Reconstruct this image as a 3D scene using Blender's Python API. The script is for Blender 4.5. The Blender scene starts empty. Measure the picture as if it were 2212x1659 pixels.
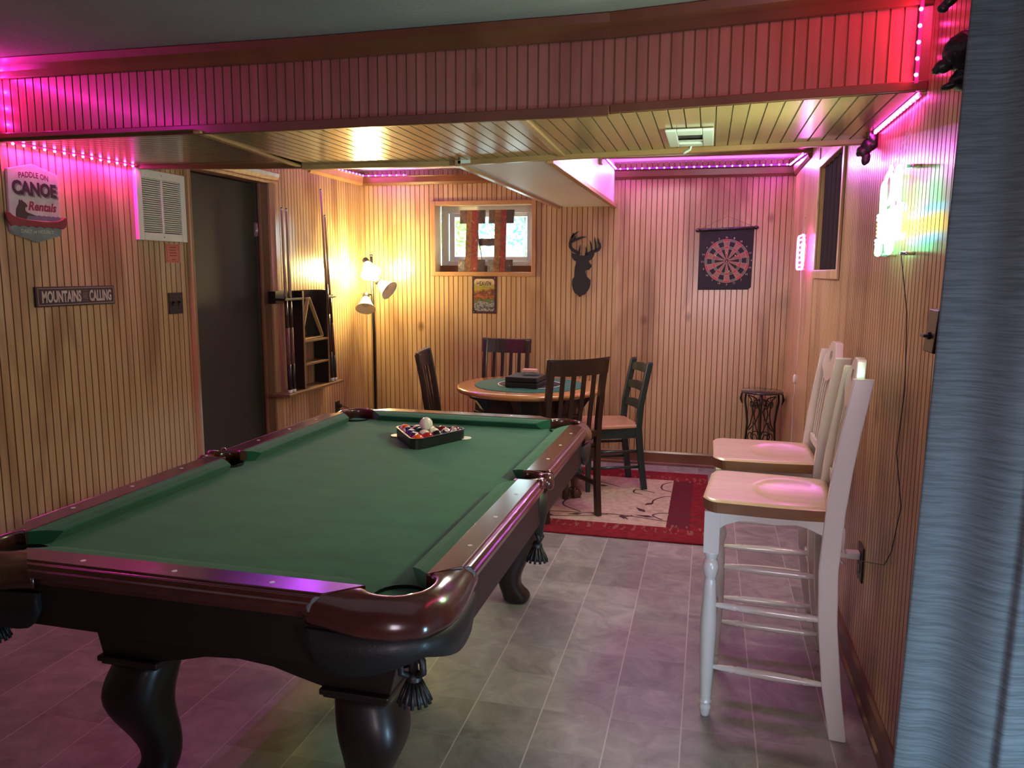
import bpy, bmesh, math, random
from math import sin, cos, pi, radians, sqrt, atan2
from mathutils import Vector, Matrix
random.seed(7)
S = bpy.context.scene
C = S.collection

# ---------------------------------------------------------------- camera
CAM_H = 1.48
FOC = 1688.72
yaw, pitch, roll = 0.244497, 0.141899, -0.0046856
f_ = Vector((-sin(yaw)*cos(pitch), cos(yaw)*cos(pitch), -sin(pitch)))
r_ = Vector((cos(yaw), sin(yaw), 0))
d_ = f_.cross(r_)
cr, sr = cos(roll), sin(roll)
rr = r_*cr + d_*sr
dd = -r_*sr + d_*cr
cam = bpy.data.cameras.new('camera')
camo = bpy.data.objects.new('camera', cam); C.objects.link(camo)
M = Matrix((( rr.x, -dd.x, -f_.x, 0), (rr.y, -dd.y, -f_.y, 0), (rr.z, -dd.z, -f_.z, CAM_H), (0, 0, 0, 1)))
camo.matrix_world = M
cam.sensor_fit = 'HORIZONTAL'; cam.sensor_width = 36
cam.lens = FOC/2212*36
cam.clip_start = .02
S.camera = camo

# ---------------------------------------------------------------- world, exposure
S.view_settings.view_transform = 'Standard'
S.view_settings.look = 'None'
S.view_settings.exposure = 0.6
S.view_settings.gamma = 1
S.view_settings.use_curve_mapping = False
w = bpy.data.worlds.new('world'); S.world = w
w.use_nodes = True
bg = w.node_tree.nodes['Background']
bg.inputs[0].default_value = (.72, .95, 1.0, 1)
bg.inputs[1].default_value = 7.0
try:
    S.cycles.max_bounces = 8; S.cycles.diffuse_bounces = 4; S.cycles.glossy_bounces = 4
    S.cycles.sample_clamp_indirect = 4; S.cycles.caustics_reflective = False; S.cycles.caustics_refractive = False
    S.cycles.use_denoising = True
except Exception: pass

def area_light(name, loc, direction, sx, sy, power, color, xdir=None, parent=None, spread=None):
    L = bpy.data.lights.new(name, 'AREA'); L.shape = 'RECTANGLE'; L.size = sx; L.size_y = sy
    L.energy = power; L.color = color
    if spread: L.spread = spread
    o = bpy.data.objects.new(name, L); C.objects.link(o)
    z = -Vector(direction).normalized()
    x = Vector(xdir) if xdir is not None else (Vector((0, 0, 1)).cross(z) if abs(z.z) < .95 else Vector((1, 0, 0)))
    x = (x - z*x.dot(z)).normalized(); y = z.cross(x)
    o.matrix_world = Matrix(((x.x, y.x, z.x, loc[0]), (x.y, y.y, z.y, loc[1]), (x.z, y.z, z.z, loc[2]), (0, 0, 0, 1)))
    if parent:
        mw = o.matrix_world.copy(); o.parent = parent; o.matrix_parent_inverse = Matrix.Translation(parent.location).inverted(); o.matrix_world = mw
    return o

# weak daylight from behind the camera, tinted and aimed to brighten the near stool
area_light('daylight_behind', (.15, -1.7, 1.3), (.06, 1, -.11), .9, 1.0, 4.5, (1.0, .84, .98), spread=radians(64))
area_light('rear_fill_light', (-.40, 4.30, 2.28), (0, 0, -1), .5, .7, 14, (1.0, .93, .82))  # added fill hidden behind the beam, no known fixture; lifts the rear room
area_light('front_fill_light', (-1.1, 1.15, 2.275), (0, 0, -1), 2.6, 1.3, 1.7, (1.0, .88, 1.0))  # added fill above the frame, no known fixture; lifts the front room
area_light('daylight_low', (1.0, .75, .32), (-.42, 1, .05), .4, .5, 17, (.40, .72, 1.0))

# ---------------------------------------------------------------- room measures
XL, XR, YB = -2.784, .575, 6.05  # these and most object positions below were worked out from image pixels
YF = -2.3
ZC = 2.29
ZB = 1.995
X2 = 1.35      # right side of the room beside the camera
YJ = 1.85      # where the right wall stops behind the curtain

# ---------------------------------------------------------------- node helpers
def new_mat(name):
    m = bpy.data.materials.new(name); m.use_nodes = True
    return m, m.node_tree.nodes, m.node_tree.links, m.node_tree.nodes['Principled BSDF']
def sv(node, key, val):
    node.inputs[key].default_value = val
def plain(name, col, rough=.5, metal=0, coat=0, emit=None, es=0, spec=None, noise=0, nscale=20, bump=0, bscale=200, trans=0, alpha=None):
    m, N, L, b = new_mat(name)
    sv(b, 'Base Color', (*col, 1)); sv(b, 'Roughness', rough); sv(b, 'Metallic', metal)
    if coat: sv(b, 'Coat Weight', coat); sv(b, 'Coat Roughness', .12)
    if spec is not None: sv(b, 'Specular IOR Level', spec)
    if trans: sv(b, 'Transmission Weight', trans)
    if emit: sv(b, 'Emission Color', (*emit, 1)); sv(b, 'Emission Strength', es)
    tc = N.new('ShaderNodeTexCoord')
    if noise:
        n = N.new('ShaderNodeTexNoise'); sv(n, 'Scale', nscale); sv(n, 'Detail', 4)
        L.new(tc.outputs['Object'], n.inputs['Vector'])
        r = N.new('ShaderNodeMapRange'); sv(r, 1, .3); sv(r, 2, .7); sv(r, 3, 1-noise); sv(r, 4, 1+noise)
        L.new(n.outputs['Fac'], r.inputs[0])
        mx = N.new('ShaderNodeVectorMath'); mx.operation = 'SCALE'
        mx.inputs[0].default_value = col; L.new(r.outputs[0], mx.inputs['Scale'])
        L.new(mx.outputs[0], b.inputs['Base Color'])
    if bump:
        n2 = N.new('ShaderNodeTexNoise'); sv(n2, 'Scale', bscale); sv(n2, 'Detail', 2)
        L.new(tc.outputs['Object'], n2.inputs['Vector'])
        bp = N.new('ShaderNodeBump'); sv(bp, 'Strength', bump); sv(bp, 'Distance', .003)
        L.new(n2.outputs['Fac'], bp.inputs['Height']); L.new(bp.outputs[0], b.inputs['Normal'])
    return m
def wood(name, light, dark, scale=(26, 26, 1.3), mottle=(3.2, 3.2, .7), mcol=None, rough=.32, coat=.25, knots=True, contrast=1.0, mamt=.55):
    m, N, L, b = new_mat(name)
    tc = N.new('ShaderNodeTexCoord')
    mp = N.new('ShaderNodeMapping'); mp.inputs['Scale'].default_value = scale
    L.new(tc.outputs['Object'], mp.inputs[0])
    n = N.new('ShaderNodeTexNoise'); sv(n, 'Scale', 1.0); sv(n, 'Detail', 5); sv(n, 'Roughness', .6); sv(n, 'Distortion', .6)
    L.new(mp.outputs[0], n.inputs['Vector'])
    cr_ = N.new('ShaderNodeValToRGB')
    cr_.color_ramp.elements[0].position = .5-.22/contrast; cr_.color_ramp.elements[0].color = (*dark, 1)
    cr_.color_ramp.elements[1].position = .5+.18/contrast; cr_.color_ramp.elements[1].color = (*light, 1)
    L.new(n.outputs['Fac'], cr_.inputs[0])
    mp2 = N.new('ShaderNodeMapping'); mp2.inputs['Scale'].default_value = mottle
    L.new(tc.outputs['Object'], mp2.inputs[0])
    n2 = N.new('ShaderNodeTexNoise'); sv(n2, 'Scale', 1.0); sv(n2, 'Detail', 3); sv(n2, 'Distortion', 1.2)
    L.new(mp2.outputs[0], n2.inputs['Vector'])
    r2 = N.new('ShaderNodeMapRange'); sv(r2, 1, .50); sv(r2, 2, .68); sv(r2, 3, 0); sv(r2, 4, mamt)
    L.new(n2.outputs['Fac'], r2.inputs[0])
    mx = N.new('ShaderNodeMix'); mx.data_type = 'RGBA'
    L.new(r2.outputs[0], mx.inputs[0]); L.new(cr_.outputs[0], mx.inputs[6]); mx.inputs[7].default_value = (*(mcol or dark), 1)
    out = mx.outputs[2]
    if knots:
        mp3 = N.new('ShaderNodeMapping'); mp3.inputs['Scale'].default_value = tuple(2.4 if s > 5 else 1.6 for s in scale)
        L.new(tc.outputs['Object'], mp3.inputs[0])
        vo = N.new('ShaderNodeTexVoronoi'); sv(vo, 'Scale', 1.0); sv(vo, 'Randomness', 1)
        L.new(mp3.outputs[0], vo.inputs['Vector'])
        r3 = N.new('ShaderNodeMapRange'); sv(r3, 1, .02); sv(r3, 2, .085); sv(r3, 3, .85); sv(r3, 4, 0)
        L.new(vo.outputs['Distance'], r3.inputs[0])
        mk = N.new('ShaderNodeMix'); mk.data_type = 'RGBA'
        L.new(r3.outputs[0], mk.inputs[0]); L.new(out, mk.inputs[6]); mk.inputs[7].default_value = (dark[0]*.3, dark[1]*.22, dark[2]*.2, 1)
        out = mk.outputs[2]
    L.new(out, b.inputs['Base Color'])
    sv(b, 'Roughness', rough)
    if coat: sv(b, 'Coat Weight', coat); sv(b, 'Coat Roughness', .15)
    return m

# ---------------------------------------------------------------- materials
MT = {}
MT['panel'] = wood('beadboard_wood', (.58, .40, .225), (.46, .285, .14), mcol=(.22, .105, .05), rough=.3, mamt=.75)
MT['groove'] = plain('beadboard_groove', (.22, .11, .05), .6)
MT['panel_dark'] = wood('beadboard_red_brown', (.40, .18, .12), (.30, .12, .08), mcol=(.2, .07, .05))
MT['soffit'] = wood('soffit_wood', (.40, .27, .12), (.32, .20, .08), scale=(22, 1.3, 22), mottle=(3, .7, 3), mcol=(.24, .14, .06), rough=.24, coat=.6, knots=False)
MT['soffit_cross'] = wood('soffit_wood_cross', (.30, .19, .09), (.22, .13, .055), scale=(1.3, 22, 22), mottle=(.7, 3, 3), rough=.24, coat=.6, knots=False)
MT['soffit_groove'] = plain('soffit_groove', (.12, .075, .03), .6)
MT['trim'] = wood('trim_wood', (.19, .075, .032), (.12, .042, .018), scale=(3, 3, 3), rough=.35, knots=False)
MT['trim_pale'] = wood('trim_pale_wood', (.52, .31, .14), (.40, .21, .09), scale=(4, 4, 4), rough=.35, knots=False)
MT['trim_door'] = wood('door_trim_wood', (.52, .31, .18), (.38, .21, .11), scale=(24, 24, 1.4), rough=.25, coat=.5, knots=False)
MT['trim_jamb'] = wood('door_jamb_wood', (.40, .19, .13), (.27, .12, .08), scale=(24, 24, 1.4), rough=.3, knots=False)
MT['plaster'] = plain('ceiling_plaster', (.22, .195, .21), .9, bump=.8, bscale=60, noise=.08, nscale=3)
MT['plaster_pale'] = plain('ceiling_plaster_pale', (.55, .5, .44), .9, bump=1.0, bscale=80)
MT['duct'] = plain('duct_paint', (.78, .77, .72), .45, noise=.04, nscale=2)
MT['door'] = plain('door_paint', (.026, .027, .019), .6, noise=.15, nscale=2)
MT['black'] = plain('black_paint', (.012, .011, .011), .35)
MT['black_gloss'] = plain('black_gloss', (.012, .012, .014), .12, coat=.6)
MT['black_metal'] = plain('black_iron', (.015, .014, .013), .4, metal=.3)
MT['black_flat'] = plain('black_flat', (.014, .014, .02), .7, noise=.2, nscale=30)
MT['white_paint'] = plain('white_paint', (.68, .67, .64), .4, noise=.03, nscale=6)
MT['white_gloss'] = plain('white_gloss', (.72, .70, .64), .2, coat=.5)
MT['white_plastic'] = plain('white_plastic', (.70, .72, .72), .35)
MT['grey_dark'] = plain('dark_grey', (.05, .055, .055), .5)
MT['chrome'] = plain('chrome', (.7, .7, .7), .18, metal=1)
MT['brass'] = plain('brass', (.75, .55, .2), .25, metal=1)
MT['cherry'] = wood('cherry_wood', (.085, .020, .014), (.05, .012, .009), scale=(12, 12, 12), mottle=(2, 2, 2), rough=.22, coat=.7, knots=False)
MT['cherry_dark'] = wood('cherry_wood_dark', (.018, .006, .005), (.010, .004, .003), scale=(12, 12, 6), mottle=(2, 2, 2), rough=.42, coat=.1, knots=False)
MT['leather'] = plain('pocket_leather', (.012, .009, .008), .5, coat=.05, bump=.2, bscale=150)
MT['pearl'] = plain('pearl_inlay', (.75, .7, .66), .25)
MT['espresso'] = wood('espresso_wood', (.038, .017, .011), (.022, .010, .007), scale=(20, 20, 3), rough=.32, coat=.3, knots=False)
MT['green_paint'] = plain('dark_green_paint', (.010, .026, .024), .35, coat=.2)
MT['seat_wood'] = wood('seat_wood', (.54, .39, .25), (.44, .29, .17), scale=(2.2, 18, 18), mottle=(1, 4, 4), rough=.34, coat=.4, knots=False, mamt=.3)
MT['seat_edge'] = wood('seat_edge_wood', (.26, .12, .055), (.18, .08, .035), scale=(2.2, 18, 18), rough=.35, knots=False)
MT['oak'] = wood('oak_table_wood', (.46, .22, .07), (.34, .14, .04), scale=(3, 16, 16), rough=.22, coat=.6, knots=False)
MT['felt_table'] = plain('card_felt', (.018, .10, .072), .9, noise=.12, nscale=40)
MT['felt_black'] = plain('card_felt_black', (.018, .016, .018), .9)
MT['ring_white'] = plain('card_ring_white', (.7, .7, .66), .7)

def cloth_mat():
    m, N, L, b = new_mat('billiard_cloth')
    tc = N.new('ShaderNodeTexCoord')
    n = N.new('ShaderNodeTexNoise'); sv(n, 'Scale', 5); sv(n, 'Detail', 6); sv(n, 'Roughness', .7)
    mp = N.new('ShaderNodeMapping'); mp.inputs['Scale'].default_value = (1, 2.2, 1)
    L.new(tc.outputs['Object'], mp.inputs[0]); L.new(mp.outputs[0], n.inputs['Vector'])
    r = N.new('ShaderNodeValToRGB')
    r.color_ramp.elements[0].position = .3; r.color_ramp.elements[0].color = (.017, .085, .047, 1)
    r.color_ramp.elements[1].position = .72; r.color_ramp.elements[1].color = (.028, .132, .072, 1)
    L.new(n.outputs['Fac'], r.inputs[0])
    L.new(r.outputs[0], b.inputs['Base Color'])
    sv(b, 'Roughness', .95); sv(b, 'Specular IOR Level', .1)
    sv(b, 'Sheen Weight', .25); sv(b, 'Sheen Roughness', .5); sv(b, 'Sheen Tint', (.5, .8, .6, 1))
    n2 = N.new('ShaderNodeTexNoise'); sv(n2, 'Scale', 900); L.new(tc.outputs['Object'], n2.inputs['Vector'])
    bp = N.new('ShaderNodeBump'); sv(bp, 'Strength', .25); sv(bp, 'Distance', .0006)
    L.new(n2.outputs['Fac'], bp.inputs['Height']); L.new(bp.outputs[0], b.inputs['Normal'])
    return m
MT['cloth'] = cloth_mat()

def floor_mat():
    m, N, L, b = new_mat('slate_tile_floor')
    tc = N.new('ShaderNodeTexCoord'); sp = N.new('ShaderNodeSeparateXYZ'); L.new(tc.outputs['Object'], sp.inputs[0])
    def math(op, a, bb=None):
        n = N.new('ShaderNodeMath'); n.operation = op
        for i, v in enumerate((a, bb)):
            if v is None: continue
            if isinstance(v, (int, float)): n.inputs[i].default_value = v
            else: L.new(v, n.inputs[i])
        return n.outputs[0]
    PX, PY, X0, Y0 = .2325, .2235, .1998, 2.22
    u = math('DIVIDE', math('SUBTRACT', sp.outputs[0], X0), PX)
    v = math('DIVIDE', math('SUBTRACT', sp.outputs[1], Y0), PY)
    du = math('MULTIPLY', math('ABSOLUTE', math('SUBTRACT', math('FRACT', math('ADD', u, .5)), .5)), PX)
    dv = math('MULTIPLY', math('ABSOLUTE', math('SUBTRACT', math('FRACT', math('ADD', v, .5)), .5)), PY)
    gu = math('LESS_THAN', du, .0023)
    gv = math('LESS_THAN', dv, .0013)
    cx_ = N.new('ShaderNodeCombineXYZ')
    L.new(math('FLOOR', u), cx_.inputs[0]); L.new(math('FLOOR', v), cx_.inputs[1])
    wn = N.new('ShaderNodeTexWhiteNoise'); L.new(cx_.outputs[0], wn.inputs[0])
    n = N.new('ShaderNodeTexNoise'); sv(n, 'Scale', 7); sv(n, 'Detail', 6); sv(n, 'Roughness', .65); sv(n, 'Distortion', .8)
    ad = N.new('ShaderNodeVectorMath'); ad.operation = 'ADD'
    sc = N.new('ShaderNodeVectorMath'); sc.operation = 'SCALE'; sc.inputs['Scale'].default_value = 7
    L.new(wn.outputs['Color'], sc.inputs[0]); L.new(tc.outputs['Object'], ad.inputs[0]); L.new(sc.outputs[0], ad.inputs[1])
    L.new(ad.outputs[0], n.inputs['Vector'])
    r = N.new('ShaderNodeValToRGB')
    r.color_ramp.elements[0].position = .3; r.color_ramp.elements[0].color = (.17, .165, .15, 1)
    r.color_ramp.elements[1].position = .75; r.color_ramp.elements[1].color = (.37, .36, .335, 1)
    L.new(n.outputs['Fac'], r.inputs[0])
    k = math('ADD', math('MULTIPLY', wn.outputs['Value'], .35), .82)
    s2 = N.new('ShaderNodeVectorMath'); s2.operation = 'SCALE'; L.new(r.outputs[0], s2.inputs[0]); L.new(k, s2.inputs['Scale'])
    m1 = N.new('ShaderNodeMix'); m1.data_type = 'RGBA'; L.new(gv, m1.inputs[0]); L.new(s2.outputs[0], m1.inputs[6]); m1.inputs[7].default_value = (.28, .26, .24, 1)
    m2 = N.new('ShaderNodeMix'); m2.data_type = 'RGBA'; L.new(gu, m2.inputs[0]); L.new(m1.outputs[2], m2.inputs[6]); m2.inputs[7].default_value = (.46, .42, .39, 1)
    L.new(m2.outputs[2], b.inputs['Base Color'])
    sv(b, 'Roughness', .42); sv(b, 'Specular IOR Level', .45)
    bp = N.new('ShaderNodeBump'); sv(bp, 'Strength', .12); sv(bp, 'Distance', .004); L.new(n.outputs['Fac'], bp.inputs['Height'])
    L.new(bp.outputs[0], b.inputs['Normal'])
    return m
MT['floor'] = floor_mat()

def emit_mat(name, col, strength, sample=True, base=None):
    m, N, L, b = new_mat(name)
    sv(b, 'Base Color', (*(base or col), 1)); sv(b, 'Emission Color', (*col, 1)); sv(b, 'Emission Strength', strength); sv(b, 'Roughness', .4)
    if not sample:
        try: m.cycles.emission_sampling = 'NONE'
        except Exception: pass
    return m

# ---------------------------------------------------------------- mesh builder
class MB:
    def __init__(s): s.v = []; s.f = []; s.mi = []; s.sm = []
    def add(s, vs, fs, mi=0, smooth=False):
        o = len(s.v); s.v += [tuple(p) for p in vs]
        for f in fs: s.f.append([i+o for i in f]); s.mi.append(mi); s.sm.append(smooth)
        return s
    def box(s, x0, x1, y0, y1, z0, z1, mi=0):
        vs = [(x0,y0,z0),(x1,y0,z0),(x1,y1,z0),(x0,y1,z0),(x0,y0,z1),(x1,y0,z1),(x1,y1,z1),(x0,y1,z1)]
        return s.add(vs, [(0,3,2,1),(4,5,6,7),(0,1,5,4),(1,2,6,5),(2,3,7,6),(3,0,4,7)], mi)
    def bar(s, a, b, wx, wy, up=(0,0,1), mi=0):
        """box section bar from a to b"""
        a = Vector(a); b = Vector(b); t = (b-a).normalized(); u = Vector(up)
        x = t.cross(u)
        if x.length < 1e-4: x = t.cross(Vector((0,1,0)))
        x.normalize(); y = x.cross(t).normalized()
        vs = []
        for p in (a, b):
            for sx, sy in ((-1,-1),(1,-1),(1,1),(-1,1)): vs.append(p + x*sx*wx/2 + y*sy*wy/2)
        return s.add(vs, [(0,3,2,1),(4,5,6,7),(0,1,5,4),(1,2,6,5),(2,3,7,6),(3,0,4,7)], mi)
    def prism(s, pts, fn, h0, h1, mi=0, mside=None):
        """polygon pts (u,v) extruded from h0 to h1, fn(u,v,h)->xyz"""
        n = len(pts)
        vs = [fn(u, v, h0) for u, v in pts] + [fn(u, v, h1) for u, v in pts]
        s.add(vs, [tuple(range(n))[::-1], tuple(range(n, 2*n))], mi)
        o = len(s.v)-2*n
        for i in range(n):
            j = (i+1) % n
            s.f.append([o+i, o+j, o+n+j, o+n+i]); s.mi.append(mi if mside is None else mside); s.sm.append(False)
        return s
    def rings(s, rings, mi=0, smooth=True, cap=True, closed=False):
        n = len(rings[0]); o = len(s.v)
        for r in rings: s.v += [tuple(p) for p in r]
        m = len(rings)
        for k in range(m if closed else m-1):
            k2 = (k+1) % m
            for i in range(n):
                j = (i+1) % n
                s.f.append([o+k*n+i, o+k*n+j, o+k2*n+j, o+k2*n+i]); s.mi.append(mi); s.sm.append(smooth)
        if cap and not closed:
            s.f.append([o+i for i in range(n)][::-1]); s.mi.append(mi); s.sm.append(False)
            s.f.append([o+(m-1)*n+i for i in range(n)]); s.mi.append(mi); s.sm.append(False)
        return s
    def lathe(s, prof, c=(0,0,0), ax=(0,0,1), n=20, mi=0, smooth=True, cap=True):
        ax = Vector(ax).normalized(); c = Vector(c)
        x = ax.cross(Vector((0,0,1)))
        if x.length < 1e-3: x = Vector((1,0,0))
        x.normalize(); y = ax.cross(x)
        rs = [[c + ax*z + (x*cos(2*pi*i/n) + y*sin(2*pi*i/n))*max(r, 1e-5) for i in range(n)] for r, z in prof]
        return s.rings(rs, mi, smooth, cap)
    def tube(s, pts, r, n=8, mi=0, closed=False, cap=True):
        pts = [Vector(p) for p in pts]; m = len(pts)
        rs = r if isinstance(r, (list, tuple)) else [r]*m
        out = []; prev = None
        for i, p in enumerate(pts):
            if closed: t = pts[(i+1) % m]-pts[i-1]
            else: t = pts[min(i+1, m-1)]-pts[max(i-1, 0)]
            t.normalize()
            if prev is None:
                x = t.cross(Vector((0,0,1)))
                if x.length < .05: x = t.cross(Vector((0,1,0)))
            else: x = prev - t*prev.dot(t)
            x.normalize(); prev = x; y = t.cross(x)
            out.append([p + (x*cos(2*pi*k/n) + y*sin(2*pi*k/n))*rs[i] for k in range(n)])
        return s.rings(out, mi, True, cap, closed)
    def ellipsoid(s, c, r, nu=16, nv=10, mi=0, rot=None):
        c = Vector(c); rs = []
        for j in range(nv+1):
            a = -pi/2 + pi*j/nv
            ring = []
            for i in range(nu):
                p = Vector((r[0]*max(cos(a), 1e-4)*cos(2*pi*i/nu), r[1]*max(cos(a), 1e-4)*sin(2*pi*i/nu), r[2]*sin(a)))
                if rot: p = rot @ p
                ring.append(c+p)
            rs.append(ring)
        return s.rings(rs, mi, True, True)
    def build(s, name, mats, parent=None, bevel=0, origin=None, recalc=True, segs=2):
        me = bpy.data.meshes.new(name)
        vs = s.v if origin is None else [(p[0]-origin[0], p[1]-origin[1], p[2]-origin[2]) for p in s.v]
        me.from_pydata(vs, [], s.f)
        if not isinstance(mats, (list, tuple)): mats = [mats]
        for m in mats: me.materials.append(MT[m] if isinstance(m, str) else m)
        me.polygons.foreach_set('material_index', s.mi); me.polygons.foreach_set('use_smooth', s.sm)
        if recalc:
            bm = bmesh.new(); bm.from_mesh(me); bmesh.ops.recalc_face_normals(bm, faces=bm.faces); bm.to_mesh(me); bm.free()
        me.update()
        o = bpy.data.objects.new(name, me); C.objects.link(o)
        if origin is not None: o.location = origin
        if parent is not None: o.parent = parent
        if bevel:
            md = o.modifiers.new('bevel', 'BEVEL'); md.width = bevel; md.segments = segs; md.limit_method = 'ANGLE'; md.angle_limit = radians(40)
            try: md.harden_normals = False
            except Exception: pass
        return o

def thing(name, label, cat, loc=(0,0,0), rz=0, group=None):
    o = bpy.data.objects.new(name, None); C.objects.link(o)
    o.empty_display_size = .1
    o.location = loc; o.rotation_euler = (0, 0, rz); o['label'] = label; o['category'] = cat
    if group: o['group'] = group
    return o
def tag(o, label, cat, group=None):
    o['label'] = label; o['category'] = cat
    if group: o['group'] = group
    return o
def structure(o):
    o['kind'] = 'structure'; return o
def copy_thing(root, loc, rz, label, group=None):
    r = root.copy(); C.objects.link(r); r.location = loc; r.rotation_euler = (0, 0, rz); r['label'] = label
    if group: r['group'] = group
    for ch in root.children:
        c = ch.copy(); C.objects.link(c); c.parent = r
        for g in ch.children:
            d = g.copy(); C.objects.link(d); d.parent = c
    return r

def text_geo(txt, bold=.0, res=3):
    """verts (x,y) and faces of a line of text, scaled into 0..1 both ways"""
    cu = bpy.data.curves.new('text', 'FONT'); cu.body = txt; cu.size = 1; cu.offset = bold; cu.resolution_u = res
    cu.fill_mode = 'FRONT'
    o = bpy.data.objects.new('text', cu); C.objects.link(o)
    bpy.context.view_layer.update()
    dg = bpy.context.evaluated_depsgraph_get()
    me = o.evaluated_get(dg).to_mesh()
    vs = [(v.co.x, v.co.y) for v in me.vertices]; fs = [tuple(p.vertices) for p in me.polygons]
    o.evaluated_get(dg).to_mesh_clear()
    bpy.data.objects.remove(o); bpy.data.curves.remove(cu)
    x0 = min(v[0] for v in vs); x1 = max(v[0] for v in vs); y0 = min(v[1] for v in vs); y1 = max(v[1] for v in vs)
    return [((x-x0)/(x1-x0), (y-y0)/(y1-y0)) for x, y in vs], fs
def put_text(mb, txt, fn, bold=.0, mi=0, res=3):
    vs, fs = text_geo(txt, bold, res)
    mb.add([fn(u, v) for u, v in vs], fs, mi)
# ================================================================ the setting
def beadboard(mb, u0, u1, P, pitch=.04, gw=.006, gd=.0035, t0=0, t1=1, mi=0, gi=1, ph=0):
    """vertical-groove panelling between u0 and u1; P(u,t,h) gives the point, h<0 is into the wall"""
    us = [u0]
    hs = [0]
    k = math.ceil((u0-ph)/pitch)
    marks = []
    while ph+k*pitch < u1-gw:
        u = ph+k*pitch
        if u > u0+gw: marks.append(u)
        k += 1
    prof = [(u0, 0)]
    kinds = []
    for u in marks:
        prof += [(u-gw/2, 0), (u-gw*.2, -gd), (u+gw*.2, -gd), (u+gw/2, 0)]
        kinds += [mi, gi, gi, gi]
    prof.append((u1, 0)); kinds.append(mi)
    vs = []
    for u, h in prof: vs += [P(u, t0, h), P(u, t1, h)]
    o = len(mb.v); mb.v += [tuple(p) for p in vs]
    for i, kd in enumerate(kinds):
        a = o+2*i
        mb.f.append([a, a+2, a+3, a+1]); mb.mi.append(kd); mb.sm.append(False)

# floor
structure(MB().add([(XL, YF, 0), (X2, YF, 0), (X2, YB, 0), (XL, YB, 0)], [(0, 1, 2, 3)]).build('floor', 'floor', recalc=False))
# ceiling: front part and rear part
structure(MB().add([(XL, YF, ZC), (XL, 3.0, ZC), (X2, 3.0, ZC), (X2, YF, ZC)], [(0, 1, 2, 3)]).build('ceiling', 'plaster', recalc=False))
structure(MB().add([(XL, 3.0, ZC), (XL, YB, ZC), (X2, YB, ZC), (X2, 3.0, ZC)], [(0, 1, 2, 3)]).build('ceiling_rear', 'plaster_pale', recalc=False))

# left wall
DY0, DY1, DZ = 3.84, 4.615, 2.04
mb = MB()
lw = lambda z0, z1: (lambda u, t, h: (XL+h, u, z0+(z1-z0)*t))
beadboard(mb, YF, DY0-.02, lw(0, ZC)); beadboard(mb, DY0-.02, DY1+.02, lw(DZ, ZC)); beadboard(mb, DY1+.02, YB, lw(0, ZC))
structure(mb.build('wall_left', ['panel', 'groove'], recalc=False))
# back wall with the window opening
WX0, WX1, WZ0, WZ1 = -2.146, -1.356, 1.482, 2.004
mb = MB()
bw = lambda z0, z1: (lambda u, t, h: (u, YB-h, z0+(z1-z0)*t))
beadboard(mb, XL, WX0, bw(0, ZC)); beadboard(mb, WX0, WX1, bw(0, WZ0)); beadboard(mb, WX0, WX1, bw(WZ1, ZC)); beadboard(mb, WX1, XR, bw(0, ZC))
structure(mb.build('wall_back', ['panel', 'groove'], recalc=False))
# right wall with the covered window opening
RY0, RY1, RZ0, RZ1 = 3.90, 4.69, 1.50, 2.055
mb = MB()
rw = lambda z0, z1: (lambda u, t, h: (XR-h, u, z0+(z1-z0)*t))
beadboard(mb, YJ, RY0, rw(0, ZC)); beadboard(mb, RY0, RY1, rw(0, RZ0)); beadboard(mb, RY0, RY1, rw(RZ1, ZC)); beadboard(mb, RY1, YB, rw(0, ZC))
mb.add([(XR, YJ, 0), (X2, YJ, 0), (X2, YJ, ZC), (XR, YJ, ZC)], [(0, 1, 2, 3)])
structure(mb.build('wall_right', ['panel', 'groove'], recalc=False))
mb = MB()
mb.add([(X2, YF, 0), (X2, YJ, 0), (X2, YJ, ZC), (X2, YF, ZC)], [(0, 1, 2, 3)])
mb.add([(XL, YF, 0), (X2, YF, 0), (X2, YF, ZC), (XL, YF, ZC)], [(0, 1, 2, 3)])
structure(mb.build('wall_front', 'panel_dark', recalc=False))

# the big dropped beam across the room
def poly(pts):
    def g(x):
        for (a, fa), (b_, fb) in zip(pts, pts[1:]):
            if x <= b_: return fa+(fb-fa)*(x-a)/(b_-a)
        return pts[-1][1]
    return g
BXF = [(-2.784, 2.635), (-1.45, 2.66), (-.335, 2.64), (.575, 2.515)]
BXB = [(-2.784, 3.42), (-1.95, 3.575), (-1.2, 3.60), (-.6, 3.49), (.575, 3.335)]
bf, bb = poly(BXF), poly(BXB)
mb = MB()
for (xa, _), (xb, _) in zip(BXF, BXF[1:]):
    beadboard(mb, xa, xb, lambda u, t, h: (u, bf(u)-h, ZB+(ZC-ZB)*t), pitch=.036)
for (xa, _), (xb, _) in zip(BXB, BXB[1:]):
    mb.add([(xa, bb(xa), ZB), (xb, bb(xb), ZB), (xb, bb(xb), ZC), (xa, bb(xa), ZC)], [(0, 1, 2, 3)])
structure(mb.build('wall_beam', ['panel_dark', 'groove'], recalc=False))
# underside boards
J1 = lambda y: -1.87-.115*(y-2.7)
mb = MB()
beadboard(mb, 2.6, 3.44, lambda u, t, h: (XL+(J1(u)-XL)*t, u, ZB-h), pitch=.04, gd=.002)
structure(mb.build('ceiling_beam_cross_boards', ['soffit_cross', 'soffit_groove'], recalc=False))
mb = MB()
def under(u, t, h):
    return (u, bf(u)+(bb(u)-bf(u))*t, ZB-.002-h)
beadboard(mb, -1.90, -.635, under, pitch=.05, gd=.002); beadboard(mb, -.635, XR, lambda u, t, h: (u, bf(u)+(bb(u)-bf(u))*t, ZB-.004-h), pitch=.05, gd=.002)
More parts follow.
